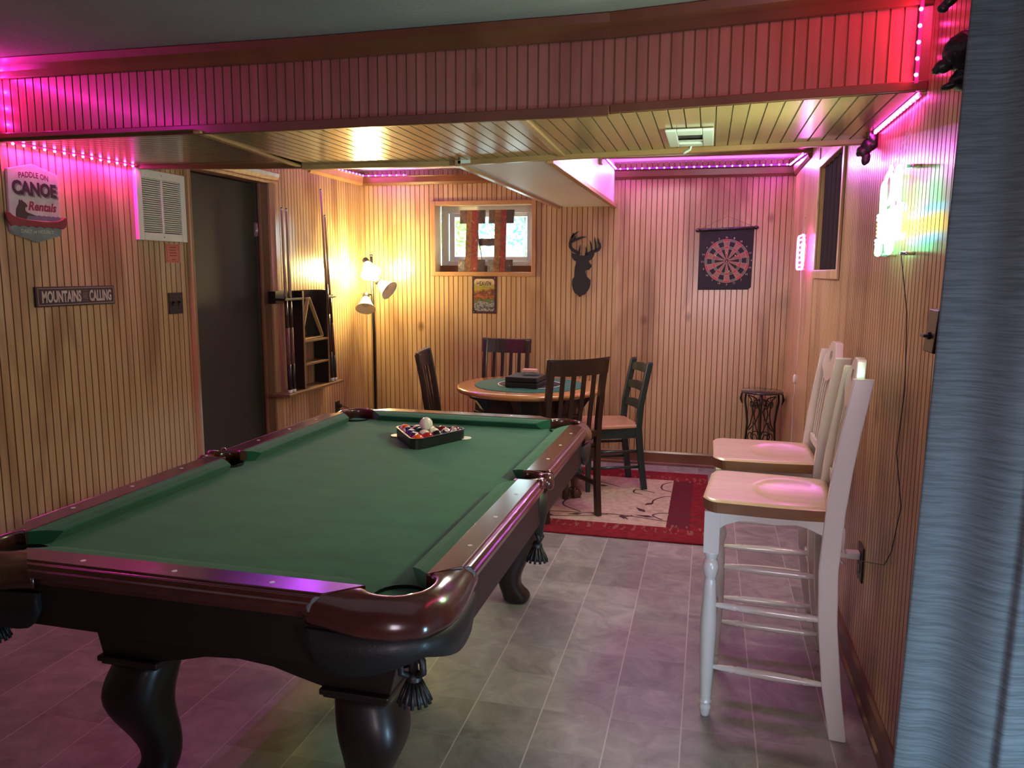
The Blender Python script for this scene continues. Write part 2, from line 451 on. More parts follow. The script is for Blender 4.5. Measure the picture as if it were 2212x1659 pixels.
# triangle filling the cross board end
structure(mb.build('ceiling_beam_boards', ['soffit', 'soffit_groove'], recalc=False))
mb = MB()
mb.add([(XL, 3.40, ZB-.001), (J1(3.40), 3.40, ZB-.001), (J1(3.6), bb(J1(3.6)), ZB-.001), (XL, 3.42, ZB-.001)], [(0, 1, 2, 3)])
structure(mb.build('ceiling_beam_infill', 'soffit_cross', recalc=False))

# trims of the beam: crown on top, lower edge trim, rear edge trim, joints
n = 1
def trim(mb, mat, bevel=.003):
    global n
    o = structure(mb.build('trim_%d' % n, mat, bevel=bevel)); n += 1; return o
def along(pts_fn, xs, prof):
    """sweep (dy,z) profile polygon along x; pts_fn gives y"""
    m = MB(); m.rings([[(x, pts_fn(x)+dy, z) for dy, z in prof] for x in xs], smooth=False); return m
fx = [p[0] for p in BXF]
trim(along(bf, fx, [(-.004, 2.222), (-.014, 2.222), (-.03, 2.245), (-.05, 2.262), (-.058, 2.289), (-.004, 2.289)]), 'trim')
trim(along(bf, [-2.784, -1.45, -.336], [(.002, 1.984), (-.016, 1.984), (-.016, 2.018), (.002, 2.018)]), 'trim')
trim(along(bf, [-.334, .12, .575], [(.002, 1.992), (-.013, 1.992), (-.013, 2.020), (.002, 2.020)]), 'trim')
trim(along(bb, [p[0] for p in BXB][1:], [(-.02, 1.972), (.014, 1.972), (.014, 2.02), (-.02, 2.02)]), 'trim_pale')
trim(along(bb, [-2.784, -1.95, -1.9], [(-.012, 1.978), (.014, 1.978), (.014, 2.02), (-.012, 2.02)]), 'trim')
mb = MB(); mb.bar((J1(2.62)-.0, 2.62, ZB-.005), (J1(3.6), 3.59, ZB-.005), .03, .012); trim(mb, 'trim_pale')
mb = MB(); mb.bar((-.63, 2.65, ZB-.006), (-.65, 3.5, ZB-.006), .03, .012); trim(mb, 'trim_pale')
# cross board hanging from the rear ceiling, with its lighter bottom lip
for xa, xb in ((XL, -1.15), (-.715, XR)):
    mb = MB(); mb.box(xa, xb, 5.15, 5.17, 2.222, ZC); trim(mb, 'trim')
    mb = MB(); mb.box(xa, xb, 5.137, 5.18, 2.203, 2.222); trim(mb, 'trim_pale' if xa < -2 else 'trim')
# crown on the rear walls
mb = MB()
prof = [(0, 2.172), (.014, 2.172), (.024, 2.19), (.03, 2.232), (.046, 2.238), (0, 2.238)]
for xa, xb in ((XL, -1.15), (-.715, XR)):
    mb.rings([[(x, YB-d, z) for d, z in prof] for x in (xa, xb)], smooth=False)
trim(mb, 'trim', 0)
mb = MB(); mb.rings([[(XL+d, y, z) for d, z in prof] for y in (5.17, YB)], smooth=False); trim(mb, 'trim_pale', 0)
mb = MB(); mb.rings([[(XR-d, y, z) for d, z in prof] for y in (5.17, YB)], smooth=False); trim(mb, 'trim', 0)
# corner and panel joints on the back wall
mb = MB(); mb.box(-.692, -.668, YB-.008, YB, .1, 2.17); trim(mb, 'panel')
mb = MB(); mb.box(XL, XL+.018, YB-.018, YB, .1, 2.17); trim(mb, 'panel')
mb = MB(); mb.box(XR-.016, XR, YB-.016, YB, .1, 2.17); trim(mb, 'panel')
# smooth board on the right wall near its rear corner
mb = MB(); mb.box(XR-.006, XR, 4.76, 6.03, .1, 2.17); trim(mb, 'panel', 0)
# white duct casing running to the back wall
mb = MB()
mb.box(-1.152, -.717, 3.56, YB, 1.978, ZC)
structure(mb.build('ceiling_duct', 'duct'))
for x in (-1.152, -.717):
    mb = MB(); mb.box(x-.016, x+.016, 3.56, YB, 1.966, 1.995); trim(mb, 'trim_pale')
mb = MB(); mb.box(-.72, -.695, 5.13, 5.19, 2.17, 2.235); trim(mb, 'trim')

# baseboards
def base(name, a, b_, mat='trim'):
    m = MB(); a = Vector(a); b_ = Vector(b_); t = (b_-a).normalized(); nrm = Vector((-t.y, t.x, 0))
    pr = [(0, 0), (.022, 0), (.022, .016), (.014, .024), (.014, .095), (.006, .108), (0, .108)]
    m.rings([[p + nrm*d + Vector((0, 0, z)) for d, z in pr] for p in (a, b_)], smooth=False)
    structure(m.build(name, mat))
base('baseboard_back', (XR, YB, 0), (XL, YB, 0))
base('baseboard_right', (XR, YJ, 0), (XR, YB, 0))
base('baseboard_left', (XL, DY0-.07, 0), (XL, YF, 0))
base('baseboard_left', (XL, YB, 0), (XL, DY1+.07, 0))

# door in the left wall: leaf, jambs, casing
m_ = MB(); m_.box(XL-.17, XL-.135, DY0-.06, DY1+.06, -.03, DZ+.06); m_.box(XL-.17, XL+.001, DY0-.06, DY1+.06, -.03, 0)
m_.box(XL-.17, XL-.01, DY0-.06, DY0-.022, 0, DZ+.06); m_.box(XL-.17, XL-.01, DY1+.022, DY1+.06, 0, DZ+.06); m_.box(XL-.17, XL-.01, DY0-.06, DY1+.06, DZ+.022, DZ+.06)
structure(m_.build('wall_left_light_seal', 'grey_dark'))  # unseen box behind the door, added to keep sky light from leaking in
dr = bpy.data.objects.new('door_1', None); C.objects.link(dr); structure(dr)
D = .125
mb = MB()
mb.box(XL-D, XL+.006, DY0-.02, DY0, 0, DZ); mb.box(XL-D, XL+.006, DY1, DY1+.02, 0, DZ); mb.box(XL-D, XL+.006, DY0-.02, DY1+.02, DZ, DZ+.02)
mb.box(XL-.062, XL-.045, DY1-.014, DY1, 0, DZ)
mb.build('jamb', 'trim_jamb', dr, bevel=.002)
mb = MB(); mb.box(XL-.12, XL-.082, DY0+.004, DY1-.022, .012, DZ-.006); mb.build('leaf', 'door', dr, bevel=.003)
mb = MB(); mb.box(XL-.12, XL-.076, DY1-.021, DY1-.016, .012, DZ-.006); mb.build('edge_strip', 'grey_dark', dr)
mb = MB()
for z0 in (.22, 1.7):
    mb.lathe([(.007, 0), (.007, .09)], (XL-.07, DY1-.016, z0), n=10)
    mb.box(XL-.078, XL-.072, DY1-.05, DY1-.006, z0, z0+.09)
mb.build('hinge', 'chrome', dr)
def casing(y0, y1, z0, z1, horiz=False):
    m = MB()
    if not horiz:
        w_ = y1-y0
        pr = [(0, 0), (.012, 0), (.02, .2*w_), (.014, .3*w_), (.024, .6*w_), (.024, .85*w_), (.010, w_), (0, w_)]
        m.rings([[(XL+d, y0+s, z) for d, s in pr] for z in (z0, z1)], smooth=False)
    else:
        w_ = z1-z0
        pr = [(0, 0), (.012, 0), (.02, .2*w_), (.014, .3*w_), (.028, .6*w_), (.034, .9*w_), (.034, w_), (0, w_)]
        m.rings([[(XL+d, y, z0+s) for d, s in pr] for y in (y0, y1)], smooth=False)
    return m.build('casing', 'trim_door', dr)
casing(DY0-.012, DY0-.062, 0, DZ-.0); casing(DY1+.006, DY1+.082, 0, DZ+.0); casing(DY0-.08, DY1+.11, DZ+.0, DZ+.075, True)

# back window
wn = bpy.data.objects.new('window_1', None); C.objects.link(wn); structure(wn)
mb = MB()
def frame(mb, x0, x1, z0, z1, wdt, y0, y1):
    mb.box(x0-wdt, x0, y0, y1, z0-wdt, z1+wdt); mb.box(x1, x1+wdt, y0, y1, z0-wdt, z1+wdt)
    mb.box(x0, x1, y0, y1, z0-wdt, z0); mb.box(x0, x1, y0, y1, z1, z1+wdt)
frame(mb, WX0, WX1, WZ0, WZ1, .034, YB-.016, YB+.002)
mb.build('frame_trim', 'trim_pale', wn, bevel=.003)
mb = MB(); R_ = .13
mb.box(WX0-.012, WX0, YB, YB+R_, WZ0-.01, WZ1+.01); mb.box(WX1, WX1+.012, YB, YB+R_, WZ0-.01, WZ1+.01)
mb.box(WX0, WX1, YB, YB+R_, WZ1, WZ1+.012); mb.box(WX0, WX1, YB, YB+R_, WZ0-.012, WZ0)
mb.build('reveal', 'trim_pale', wn)
mb = MB(); frame(mb, -2.08, -1.40, 1.57, 1.95, .06, YB+.12, YB+.17)
mb.box(-2.15, -1.34, YB+.14, YB+.17, 1.46, 1.55); mb.box(-2.15, -1.34, YB+.14, YB+.17, 1.97, 2.03)
mb.build('sash_frame', 'white_plastic', wn, bevel=.004)
mb = MB(); frame(mb, -2.03, -1.425, 1.605, 1.92, .045, YB+.135, YB+.16); mb.build('sash', 'white_plastic', wn, bevel=.004)
gm, N_, L_, b_ = new_mat('window_glass')
tr = N_.new('ShaderNodeBsdfTransparent'); gl = N_.new('ShaderNodeBsdfGlossy'); sv(gl, 'Roughness', .02); mxs = N_.new('ShaderNodeMixShader'); mxs.inputs[0].default_value = .06
L_.new(tr.outputs[0], mxs.inputs[1]); L_.new(gl.outputs[0], mxs.inputs[2]); L_.new(mxs.outputs[0], N_['Material Output'].inputs[0])
mb = MB(); mb.box(-2.04, -1.42, YB+.146, YB+.150, 1.60, 1.93); mb.build('pane', gm, wn)
mb = MB(); mb.box(WX0, WX1, YB+.10, YB+.125, WZ0, WZ0+.05); mb.build('sill_block', 'trim', wn)
# covered window on the right wall
w2 = bpy.data.objects.new('window_2', None); C.objects.link(w2); structure(w2)
mb = MB()
t_ = .012
for (ya, yb, za, zb) in ((RY0-.045, RY0, RZ0-.045, RZ1+.045), (RY1, RY1+.045, RZ0-.045, RZ1+.045), (RY0, RY1, RZ0-.045, RZ0), (RY0, RY1, RZ1, RZ1+.045)):
    mb.box(XR-t_, XR, ya, yb, za, zb)
mb.build('frame_trim', 'panel', w2, bevel=.003)
mb = MB()
mb.box(XR, XR+.05, RY0-.01, RY0, RZ0, RZ1); mb.box(XR, XR+.05, RY1, RY1+.01, RZ0, RZ1)
mb.box(XR, XR+.05, RY0, RY1, RZ0-.01, RZ0); mb.box(XR, XR+.05, RY0, RY1, RZ1, RZ1+.01)
mb.build('reveal', 'trim_pale', w2)
mb = MB(); vs = []; fs = []
for i in range(61):
    y = RY0+(RY1-RY0)*i/60; x = XR+.016+.003*sin(i*.55)+.0015*sin(i*1.7)
    vs += [(x, y, RZ0), (x, y, RZ1)]
fs = [(2*i, 2*i+2, 2*i+3, 2*i+1) for i in range(60)]
mb.add(vs, fs, 0, True)
mb.build('blackout_cover', plain('blackout_cloth', (.016, .014, .014), .9, spec=.05), w2, recalc=False)

# ---------------------------------------------------------------- what is outside the back window
def leaf_mat(name, col, tr_):
    return plain(name, col, .6, noise=.3, nscale=6)
mb = MB()
mb.add([(-6, YB+.5, 1.25), (3, YB+.5, 1.25), (3, YB+4, 1.6), (-6, YB+4, 1.6), (3, YB+14, 2.0), (-6, YB+14, 2.0)], [(0, 1, 2, 3), (3, 2, 4, 5)])
structure(mb.build('ground_outside', plain('pale_gravel', (.62, .60, .56), .9, noise=.15, nscale=9), recalc=False))
def bush(name, label, c, r, mat, seed, leaves=420):
    rnd = random.Random(seed); m = MB()
    for i in range(leaves):
        a = rnd.uniform(0, 2*pi); b2 = rnd.uniform(-.6, pi/2); q = rnd.uniform(.55, 1)
        p = Vector(c)+Vector((cos(a)*cos(b2)*r[0], sin(a)*cos(b2)*r[1], sin(b2)*r[2]))*q
        d = Vector((rnd.uniform(-1, 1), rnd.uniform(-1, 1), rnd.uniform(-.6, 1))).normalized(); e = d.orthogonal().normalized()
        L = rnd.uniform(.05, .10)
        m.add([p, p+d*L*.5+e*L*.25, p+d*L, p+d*L*.5-e*L*.25], [(0, 1, 2, 3)])
    o = m.build(name, mat, recalc=False, origin=c)
    tag(o, label, 'bush'); return o
bush('bush', 'bright green bush outside behind the left part of the window', (-2.75, YB+2.2, 1.80), (.35, .3, .28), leaf_mat('leaf_bright', (.22, .55, .08), 0), 3)
bush('bush', 'blue green bush outside behind the middle of the window', (-2.25, YB+2.8, 1.95), (.5, .3, .4), leaf_mat('leaf_blue', (.10, .34, .30), 0), 5)
tr_o = thing('tree', 'thin tree with pale leaves outside behind the right part of the window', 'tree', (-1.92, YB+2.2, 1.45))
mb = MB(); mb.tube([(0, 0, 0), (.01, 0, .4), (.04, .02, .9), (.1, .04, 1.5)], [.03, .026, .02, .012], 7)
mb.tube([(.02, 0, .5), (-.08, .02, .8), (-.22, .03, 1.2)], [.014, .01, .006], 6); mb.tube([(.03, 0, .7), (.14, .02, .95), (.3, .03, 1.3)], [.014, .01, .006], 6)
mb.build('trunk', plain('bark', (.18, .17, .15), .8), tr_o)
rnd = random.Random(11); mb = MB()
for i in range(380):
    p = Vector((rnd.gauss(.03, .2), rnd.gauss(0, .12), rnd.uniform(.15, 1.3)))
    d = Vector((rnd.uniform(-1, 1), rnd.uniform(-1, 1), rnd.uniform(-1, 1))).normalized(); e = d.orthogonal().normalized(); L = rnd.uniform(.03, .07)
    mb.add([p, p+d*L*.5+e*L*.25, p+d*L, p+d*L*.5-e*L*.25], [(0, 1, 2, 3)])
mb.build('foliage', leaf_mat('leaf_pale', (.14, .36, .27), 0), tr_o, recalc=False)
# portal for the sky light in the window opening
po = area_light('window_portal', (-1.75, YB+.20, 1.745), (0, -1, 0), .9, .55, 1, (1, 1, 1)); po.data.cycles.is_portal = True
# ================================================================ lights of the room
MT['led_pink'] = emit_mat('led_pink', (1.0, .05, .42), 26, False)
MT['led_magenta'] = emit_mat('led_magenta', (.92, .10, 1.0), 26, False)
MT['led_red'] = emit_mat('led_red', (1.0, .03, .25), 26, False)
MT['tape_pink'] = emit_mat('led_tape_pink', (1.0, .02, .30), .45, False, base=(.12, .05, .08))
MT['tape_violet'] = emit_mat('led_tape_violet', (.45, .02, 1.0), .5, False, base=(.10, .06, .12))
_led_mesh = {}
def led_strip(label, pts, nl, bulb, tape, nrm, power, col, group='LED strips along the ceiling edges', skip=(), tilt=None):
    pts = [Vector(p) for p in pts]
    root = thing('led_strip', label, 'led strip', pts[0], 0, group)
    nrm = Vector(nrm).normalized(); o0 = pts[0]
    m = MB()
    for a, b in zip(pts, pts[1:]):
        m.bar(a-o0-nrm*.004, b-o0-nrm*.004, .010, .003, up=nrm)
    m.build('tape', tape, root)
    if bulb not in _led_mesh:
        q = MB(); q.ellipsoid((0, 0, 0), (.0058, .0058, .0058), 8, 6); t = q.build('led', bulb); _led_mesh[bulb] = t.data; bpy.data.objects.remove(t)
    spots = []
    lens = [(b-a).length for a, b in zip(pts, pts[1:])]; tot = sum(lens)
    for i in range(nl):
        if i in skip: continue
        s = tot*(i+.5)/nl
        for (a, b), L in zip(zip(pts, pts[1:]), lens):
            if s <= L: p = a+(b-a)*s/L; break
            s -= L
        o = bpy.data.objects.new('led', _led_mesh[bulb]); C.objects.link(o); o.parent = root; o.location = p-o0+nrm*.001; spots.append(p)
    # every diode is a small wide-angle lamp
    d = Vector(tilt or nrm).normalized()
    SL = bpy.data.lights.new('led_light', 'SPOT'); SL.energy = power*4/max(nl-len(skip), 1); SL.color = col
    SL.spot_size = radians(172); SL.spot_blend = 1.0; SL.shadow_soft_size = .004
    q = d.to_track_quat('-Z', 'Y')
    for lp in spots:
        lo = bpy.data.objects.new('led_light', SL); C.objects.link(lo); lo.parent = root
        lo.rotation_mode = 'QUATERNION'; lo.rotation_quaternion = q; lo.location = lp-o0+nrm*.009
    return root
PINK = (1.0, .03, .33); RED = (1.0, .035, .16); VIO = (.85, .10, 1.0); MAG = (1.0, .08, .62)
# under the beam along the left wall
led_strip('pink LED strip along the left wall under the beam, above the canoe sign', [(XL+.022, 2.66, 1.988), (XL+.022, 3.40, 1.988)], 14, 'led_pink', 'tape_pink', (.5, 0, -1), 5, (1.0, .02, .5), tilt=(.05, 0, -1))
led_strip('pink LED strip up the left end of the beam face', [(XL+.012, 2.60, 2.03), (XL+.012, 2.60, 2.25), (XL+.012, 1.2, 2.262)], 26, 'led_pink', 'tape_pink', (1, -.6, -.25), 4.0, (1.0, .02, .5), tilt=(1, .8, .4))
# right side: corner of beam, and along the right wall below it
led_strip('red pink LED strip up the right end of the beam face', [(XR-.034, 2.500, 2.012), (XR-.034, 2.495, 2.272)], 6, 'led_red', 'tape_pink', (-.7, -1, 0), 0.48, RED, tilt=(-1, .1, 0))
led_strip('pink LED strip along the right wall under the beam', [(XR-.012, 2.545, 1.987), (XR-.012, 3.262, 1.987)], 17, 'led_pink', 'tape_pink', (-1, 0, -.55), 1.6, (1.0, .04, .6), tilt=(-.5, 0, -1))
led_strip('red pink LED strip along the front ceiling edge above the curtain', [(XR-.02, 2.47, 2.28), (XR-.02, YJ, 2.28)], 10, 'led_red', 'tape_pink', (-1, 0, -.5), 1.6, RED, tilt=(-1, .5, -.4))
# rear room
led_strip('violet LED strip on the back wall crown above the dartboard', [(-.70, YB-.05, 2.245), (.53, YB-.05, 2.245)], 23, 'led_magenta', 'tape_violet', (0, -1, -.12), 7, (.95, .22, .9), tilt=(0, -1, -.7))
led_strip('violet LED strip on the rear right wall behind the beam', [(XR-.05, YB-.03, 2.245), (XR-.05, 5.20, 2.20), (XR-.05, 5.13, 2.25)], 24, 'led_magenta', 'tape_violet', (-1, 0, -.12), 2.2, (.5, .06, 1.0), tilt=(-1, 0, -.25))
led_strip('violet LED strip in the rear left corner above the floor lamp', [(XL+.05, 3.95, 2.225), (XL+.05, YB-.05, 2.245), (-2.365, YB-.05, 2.243)], 40, 'led_magenta', 'tape_violet', (.5, -.5, -.1), 6, (.5, .04, 1.0), skip=(1, 2, 4, 5, 7, 8, 10, 11, 13, 22, 23, 24), tilt=(.9, -.2, -.35))
led_strip('violet LED strip down the duct corner beside the rear beam edge', [(-.705, YB-.05, 2.245), (-.705, 5.19, 2.245)], 16, 'led_magenta', 'tape_violet', (1, 0, -.12), .6, (.6, .05, 1.0), tilt=(1, 0, -.5))

# ---------------------------------------------------------------- floor lamp
MT['shade_lit'] = emit_mat('lit_glass_shade', (1.0, .76, .30), 235, True, base=(.9, .85, .7))
def shade_glass():
    m, N, L, b = new_mat('frosted_glass_shade')
    sv(b, 'Base Color', (.85, .80, .68, 1)); sv(b, 'Roughness', .3)
    t = N.new('ShaderNodeBsdfTranslucent'); t.inputs[0].default_value = (.85, .8, .65, 1)
    x = N.new('ShaderNodeMixShader'); x.inputs[0].default_value = .4
    L.new(b.outputs[0], x.inputs[1]); L.new(t.outputs[0], x.inputs[2]); L.new(x.outputs[0], N['Material Output'].inputs[0])
    return m
MT['shade'] = shade_glass()
lx, ly = -2.578, 5.78
fl = thing('floor_lamp', 'black pole floor lamp with three frosted glass shades, the top one lit', 'floor lamp', (lx, ly, 0))
m = MB(); m.lathe([(.125, 0), (.125, .012), (.11, .022), (.02, .03), (.014, .05)], n=28); m.build('base', 'black_metal', fl)
m = MB(); m.tube([(0, 0, .03), (0, 0, 1.0), (-.012, 0, 1.605)], [.0125, .0125, .011], 12); m.lathe([(.013, 1.6), (.013, 1.612), (.004, 1.616)], (-.012, 0, 0), n=12); m.build('pole', 'black_metal', fl)
def lamp_head(start, ax, lit, k=1.0):
    ax = Vector(ax).normalized(); p = Vector(start)
    s = MB()
    prof = [(.026, .035), (.034, .05), (.044, .075), (.058, .105), (.074, .13), (.082, .146)]
    inner = [(r-.003, z) for r, z in prof[::-1]]
    s.lathe([(r*k, z*k) for r, z in prof+inner], p, ax, 28, cap=False)
    if lit: s.ellipsoid(p+ax*.115*k, (.03*k, .03*k, .03*k), 12, 8)
    sh = s.build('lamp_shade', 'shade_lit' if lit else 'shade', fl)
    if lit: sh['label'] = 'lit glowing shade'
    if not lit:
        q = MB(); q.ellipsoid(p+ax*.09*k, (.028, .028, .028), 14, 8); q.build('bulb', 'white_gloss', sh)
    h = MB(); h.lathe([(.010, -.018), (.022, -.01), (.027, .012), (.027, .04), (.020, .045)], p, ax, 16); h.tube([p, p-ax*.01+Vector((.0, 0, -.005)), Vector((0 if p.z < 1.5 else -.01, 0, p.z-.01))], .006, 8)
    h.build('socket', 'black_metal', fl)
    k2 = MB(); q = ax.orthogonal().normalized(); k2.tube([p+q*.02, p+q*.045+ax*.01], .004, 6); k2.build('switch', 'brass', fl)
lamp_head((-.055, -.012, 1.570), (.50, -.42, -.74), True, .95)
lamp_head((.038, -.02, 1.412), (.78, -.12, -.52), False, .98)
lamp_head((-.045, -.035, 1.305), (.18, -.52, -.80), False, .95)

# ---------------------------------------------------------------- neon signs on the right wall
NE = {k: emit_mat('neon_'+k, c, s) for k, c, s in (('green', (.18, 1, .42), 4), ('yellow', (1, .84, .18), 4), ('cyan', (.18, .75, 1), 4), ('magenta', (1, .16, .95), 4), ('white', (.85, 1, .82), 30))}
NEON = 2.0
nx, ny, nz = .522, 2.625, 1.665
ns = thing('neon_sign', 'large neon sign on the right wall glowing green, yellow and magenta', 'neon sign', (nx, ny, nz))
def ncurve(pts, closed=False, k=6):
    """catmull-rom through panel points (s to the right, v up)"""
    P = [Vector((0, -s, v)) for s, v in pts]; out = []; n_ = len(P)
    rng = range(n_ if closed else n_-1)
    for i in rng:
        p0 = P[i-1] if closed or i else P[0]; p1 = P[i]; p2 = P[(i+1) % n_]; p3 = P[(i+2) % n_] if closed or i+2 < n_ else P[-1]
        for j in range(k):
            t = j/k
            out.append(.5*((2*p1)+(p2-p0)*t+(2*p0-5*p1+4*p2-p3)*t*t+(3*p1-p0-3*p2+p3)*t**3))
    if not closed: out.append(P[-1])
    return out
def neon(name, parts, mat, r=.006):
    m = MB()
    for pts, cl in parts: m.tube(ncurve(pts, cl), r, 8, closed=cl)
    return m.build(name, NE[mat], ns)
neon('top_loop', [([(-.04+.052*cos(a*pi/6), .075+.048*sin(a*pi/6)) for a in range(12)], True), ([(-.03, .126), (-.02, .137), (-.005, .126)], False)], 'magenta')
neon('side_lobe', [([(-.12, .008), (-.127, .075), (-.105, .098), (-.085, .085), (-.07, .008)], False), ([(-.108, .008), (-.108, .07), (-.09, .06), (-.09, .02)], False)], 'green')
neon('side_lobe', [([(.035, .012), (.05, .10), (.085, .123), (.11, .11), (.118, .015)], False), ([(.06, .03), (.075, .09), (.09, .095), (.097, .03)], False)], 'green')
neon('band', [([(-.16, .0), (.165, .012)], False), ([(-.16, -.012), (.165, .0)], False)], 'cyan')
neon('body', [([(-.15, -.015-.012*i), (-.05, -.013-.012*i), (.06, -.012-.012*i), (.155, -.008-.012*i)], False) for i in range(5)], 'yellow', .0058)
neon('lower_band', [([(-.17, -.078), (.15, -.068)], False), ([(-.165, -.09), (.14, -.080)], False)], 'cyan')
neon('foot', [([(-.15, -.095), (-.158, -.118), (-.13, -.124), (-.10, -.118), (-.095, -.095)], False), ([(-.137, -.095), (-.135, -.112), (-.11, -.108), (-.11, -.095)], False)], 'green')
neon('foot', [([(-.02, -.09), (-.005, -.116), (.03, -.122), (.06, -.112), (.065, -.088)], False), ([(0, -.09), (.018, -.106), (.04, -.104), (.045, -.09)], False)], 'green')
acr, N_, L_, b_ = new_mat('clear_acrylic')
tr = N_.new('ShaderNodeBsdfTransparent'); gl = N_.new('ShaderNodeBsdfGlossy'); sv(gl, 'Roughness', .05); mxs = N_.new('ShaderNodeMixShader'); mxs.inputs[0].default_value = .05
L_.new(tr.outputs[0], mxs.inputs[1]); L_.new(gl.outputs[0], mxs.inputs[2]); L_.new(mxs.outputs[0], N_['Material Output'].inputs[0])
MT['acrylic'] = acr
m = MB(); m.box(.009, .012, -.185, .185, -.14, .14); m.build('backing_panel', 'acrylic', ns)
for sy in (-.12, .12):
    for z in (.12, -.125):
        m = MB(); m.lathe([(.006, .012), (.006, .052)], (0, sy, z), (1, 0, 0), 8); m.build('standoff', 'chrome', ns)
m = MB()
m.tube([(.012, .05, .14), (.04, .0, .25), (.046, -.02, .318)], .0012, 5); m.tube([(.012, -.06, .14), (.04, -.03, .25), (.046, -.02, .318)], .0012, 5)
m.build('hanging_wire', 'white_plastic', ns)
m = MB()
m.tube([(.02, -.10, -.13), (.045, -.11, -.30), (.048, -.14, -.52), (.048, -.10, -.72), (.048, -.20, -.86), (.048, -.13, -1.02), (.046, -.06, -1.09), (.02, .16, -1.16)], .0018, 6)
m.build('power_cord', 'grey_dark', ns)
for sx_, vz, colr, pw in ((-.10, .06, (.25, 1, .5), 3.2), (.08, .08, (.25, 1, .5), 3.2), (-.06, -.04, (1, .86, .25), 4.2), (.07, -.035, (1, .86, .25), 4.2), (0, .0, (.2, .85, 1), 3.0), (-.04, .12, (1, .2, .9), 2.0), (-.12, -.11, (.25, 1, .5), 2.5), (.03, -.105, (.25, 1, .5), 2.5)):
    PL = bpy.data.lights.new('neon_light', 'SPOT'); PL.energy = pw*NEON; PL.color = colr; PL.shadow_soft_size = .012
    PL.spot_size = radians(172); PL.spot_blend = 1.0
    po_ = bpy.data.objects.new('neon_light', PL); C.objects.link(po_); po_.parent = ns; po_.location = (-.012, -sx_, vz); po_.rotation_mode = 'QUATERNION'; po_.rotation_quaternion = Vector((-1, .15, -.12)).to_track_quat('-Z', 'Y')

# small lit sign further back
cs = thing('small_neon_sign', 'small glowing white and magenta neon sign beside the covered window', 'neon sign', (.52, 5.0, 1.605))
cy_ = lambda a: (0, -a[0], a[1])
def rr_pts(w_, h_, r_, n_=5):
    out = []
    for cx0, cy0, a0 in ((w_-r_, h_-r_, 0), (-w_+r_, h_-r_, 90), (-w_+r_, -h_+r_, 180), (w_-r_, -h_+r_, 270)):
        for i in range(n_): a = radians(a0+90*i/(n_-1)); out.append((cx0+r_*cos(a), cy0+r_*sin(a)))
    return out
m = MB(); m.tube([cy_(p) for p in rr_pts(.16, .098, .04)], .0065, 8, closed=True); m.tube([cy_(p) for p in rr_pts(.135, .075, .03)], .006, 8, closed=True)
for z in (-.045, -.015, .015, .045): m.tube([cy_((-.10, z)), cy_((.10, z))], .006, 8)
m.build('tube', emit_mat('neon_pink', (1, .13, .95), 7), cs)
m = MB(); m.tube([cy_((.13, .075)), cy_((.165, .06)), cy_((.165, -.06)), cy_((.13, -.08))], .006, 8); m.tube([cy_((.09, .05)), cy_((.09, -.05))], .006, 8)
m.build('yellow_tube', emit_mat('neon_warm', (1, .8, .3), 6), cs)
m = MB(); m.box(.010, .013, -.175, .175, -.11, .11); m.build('backing_panel', 'acrylic', cs)
m = MB(); m.tube([(.012, .08, .11), (.048, .30, .225), (.012, -.05, .11)], .0012, 5); m.build('hanging_wire', 'white_plastic', cs)
m = MB(); m.tube([(.02, .10, -.10), (.046, .24, -.4), (.046, .30, -.6), (.046, .27, -.70), (.046, .34, -.775)], .0016, 6); m.tube([(.046, .34, -.83), (.046, .33, -.90), (.046, .42, -.97), (.046, .36, -1.12), (.046, .33, -1.45)], .0016, 6)
m.build('power_cord', 'white_plastic', cs)
m = MB(); m.tube([(.044, .34, -.772), (.044, .34, -.785), (.044, .34, -.80), (.044, .34, -.82), (.044, .34, -.832)], [.003, .009, .011, .009, .003], 10); m.build('inline_switch', 'white_plastic', cs)

# ================================================================ pool table
TX, TY = -1.152, 2.525
pt = thing('pool_table', 'dark cherry pool table with green cloth and carved legs', 'pool table', (TX, TY, 0), radians(-.4))
A, B = .5, .955            # half size of the field between the cushion noses
ZS, ZN, ZR = .757, .788, .80
WI, WO = .06, .152         # wooden rail: inner and outer edge from the nose
m = MB(); m.box(-A-.05, A+.05, -B-.05, B+.05, ZS-.03, ZS); m.build('playing_cloth', 'cloth', pt)
def sym(fn):
    for sx in (1, -1):
        for sy in (1, -1): fn(sx, sy)
CW = .10     # how far the nose stops from the corner
# rails (wood) and cushions, profile across: (distance from nose, z)
RP = [(WI, ZS-.01), (WI, ZR), (WI+.066, ZR+.001), (WI+.070, ZR-.005), (WI+.076, ZR-.002), (WI+.082, ZR-.004), (WI+.086, ZR-.014), (WI+.090, ZR-.017), (WO, ZR-.022), (WO-.002, ZR-.034), (WO-.014, ZR-.042), (WO-.014, ZS-.01)]
CP = [(0, ZN-.004), (.004, ZN), (.03, ZN+.007), (WI, ZR-.002), (WI, ZS), (.022, ZS), (.008, ZN-.014)]
def rail(name, mat, prof, start, end, P):
    """sweep from start(d) to end(d) so that both ends are mitred; P(s,d,z)"""
    m = MB(); m.rings([[P(start(d), d, z) for d, z in prof], [P(end(d), d, z) for d, z in prof]], smooth=False)
    return m.build(name, mat, pt, bevel=.0012)
def lin(a, b): return lambda d: a+(b-a)*min(max(d, 0), WI)/WI
def lin2(a, b): return lambda d: a+(b-a)*(d-WI)/(WO-WI)
SW0, SW1 = .098, .062      # side pocket half gap at nose / at wood
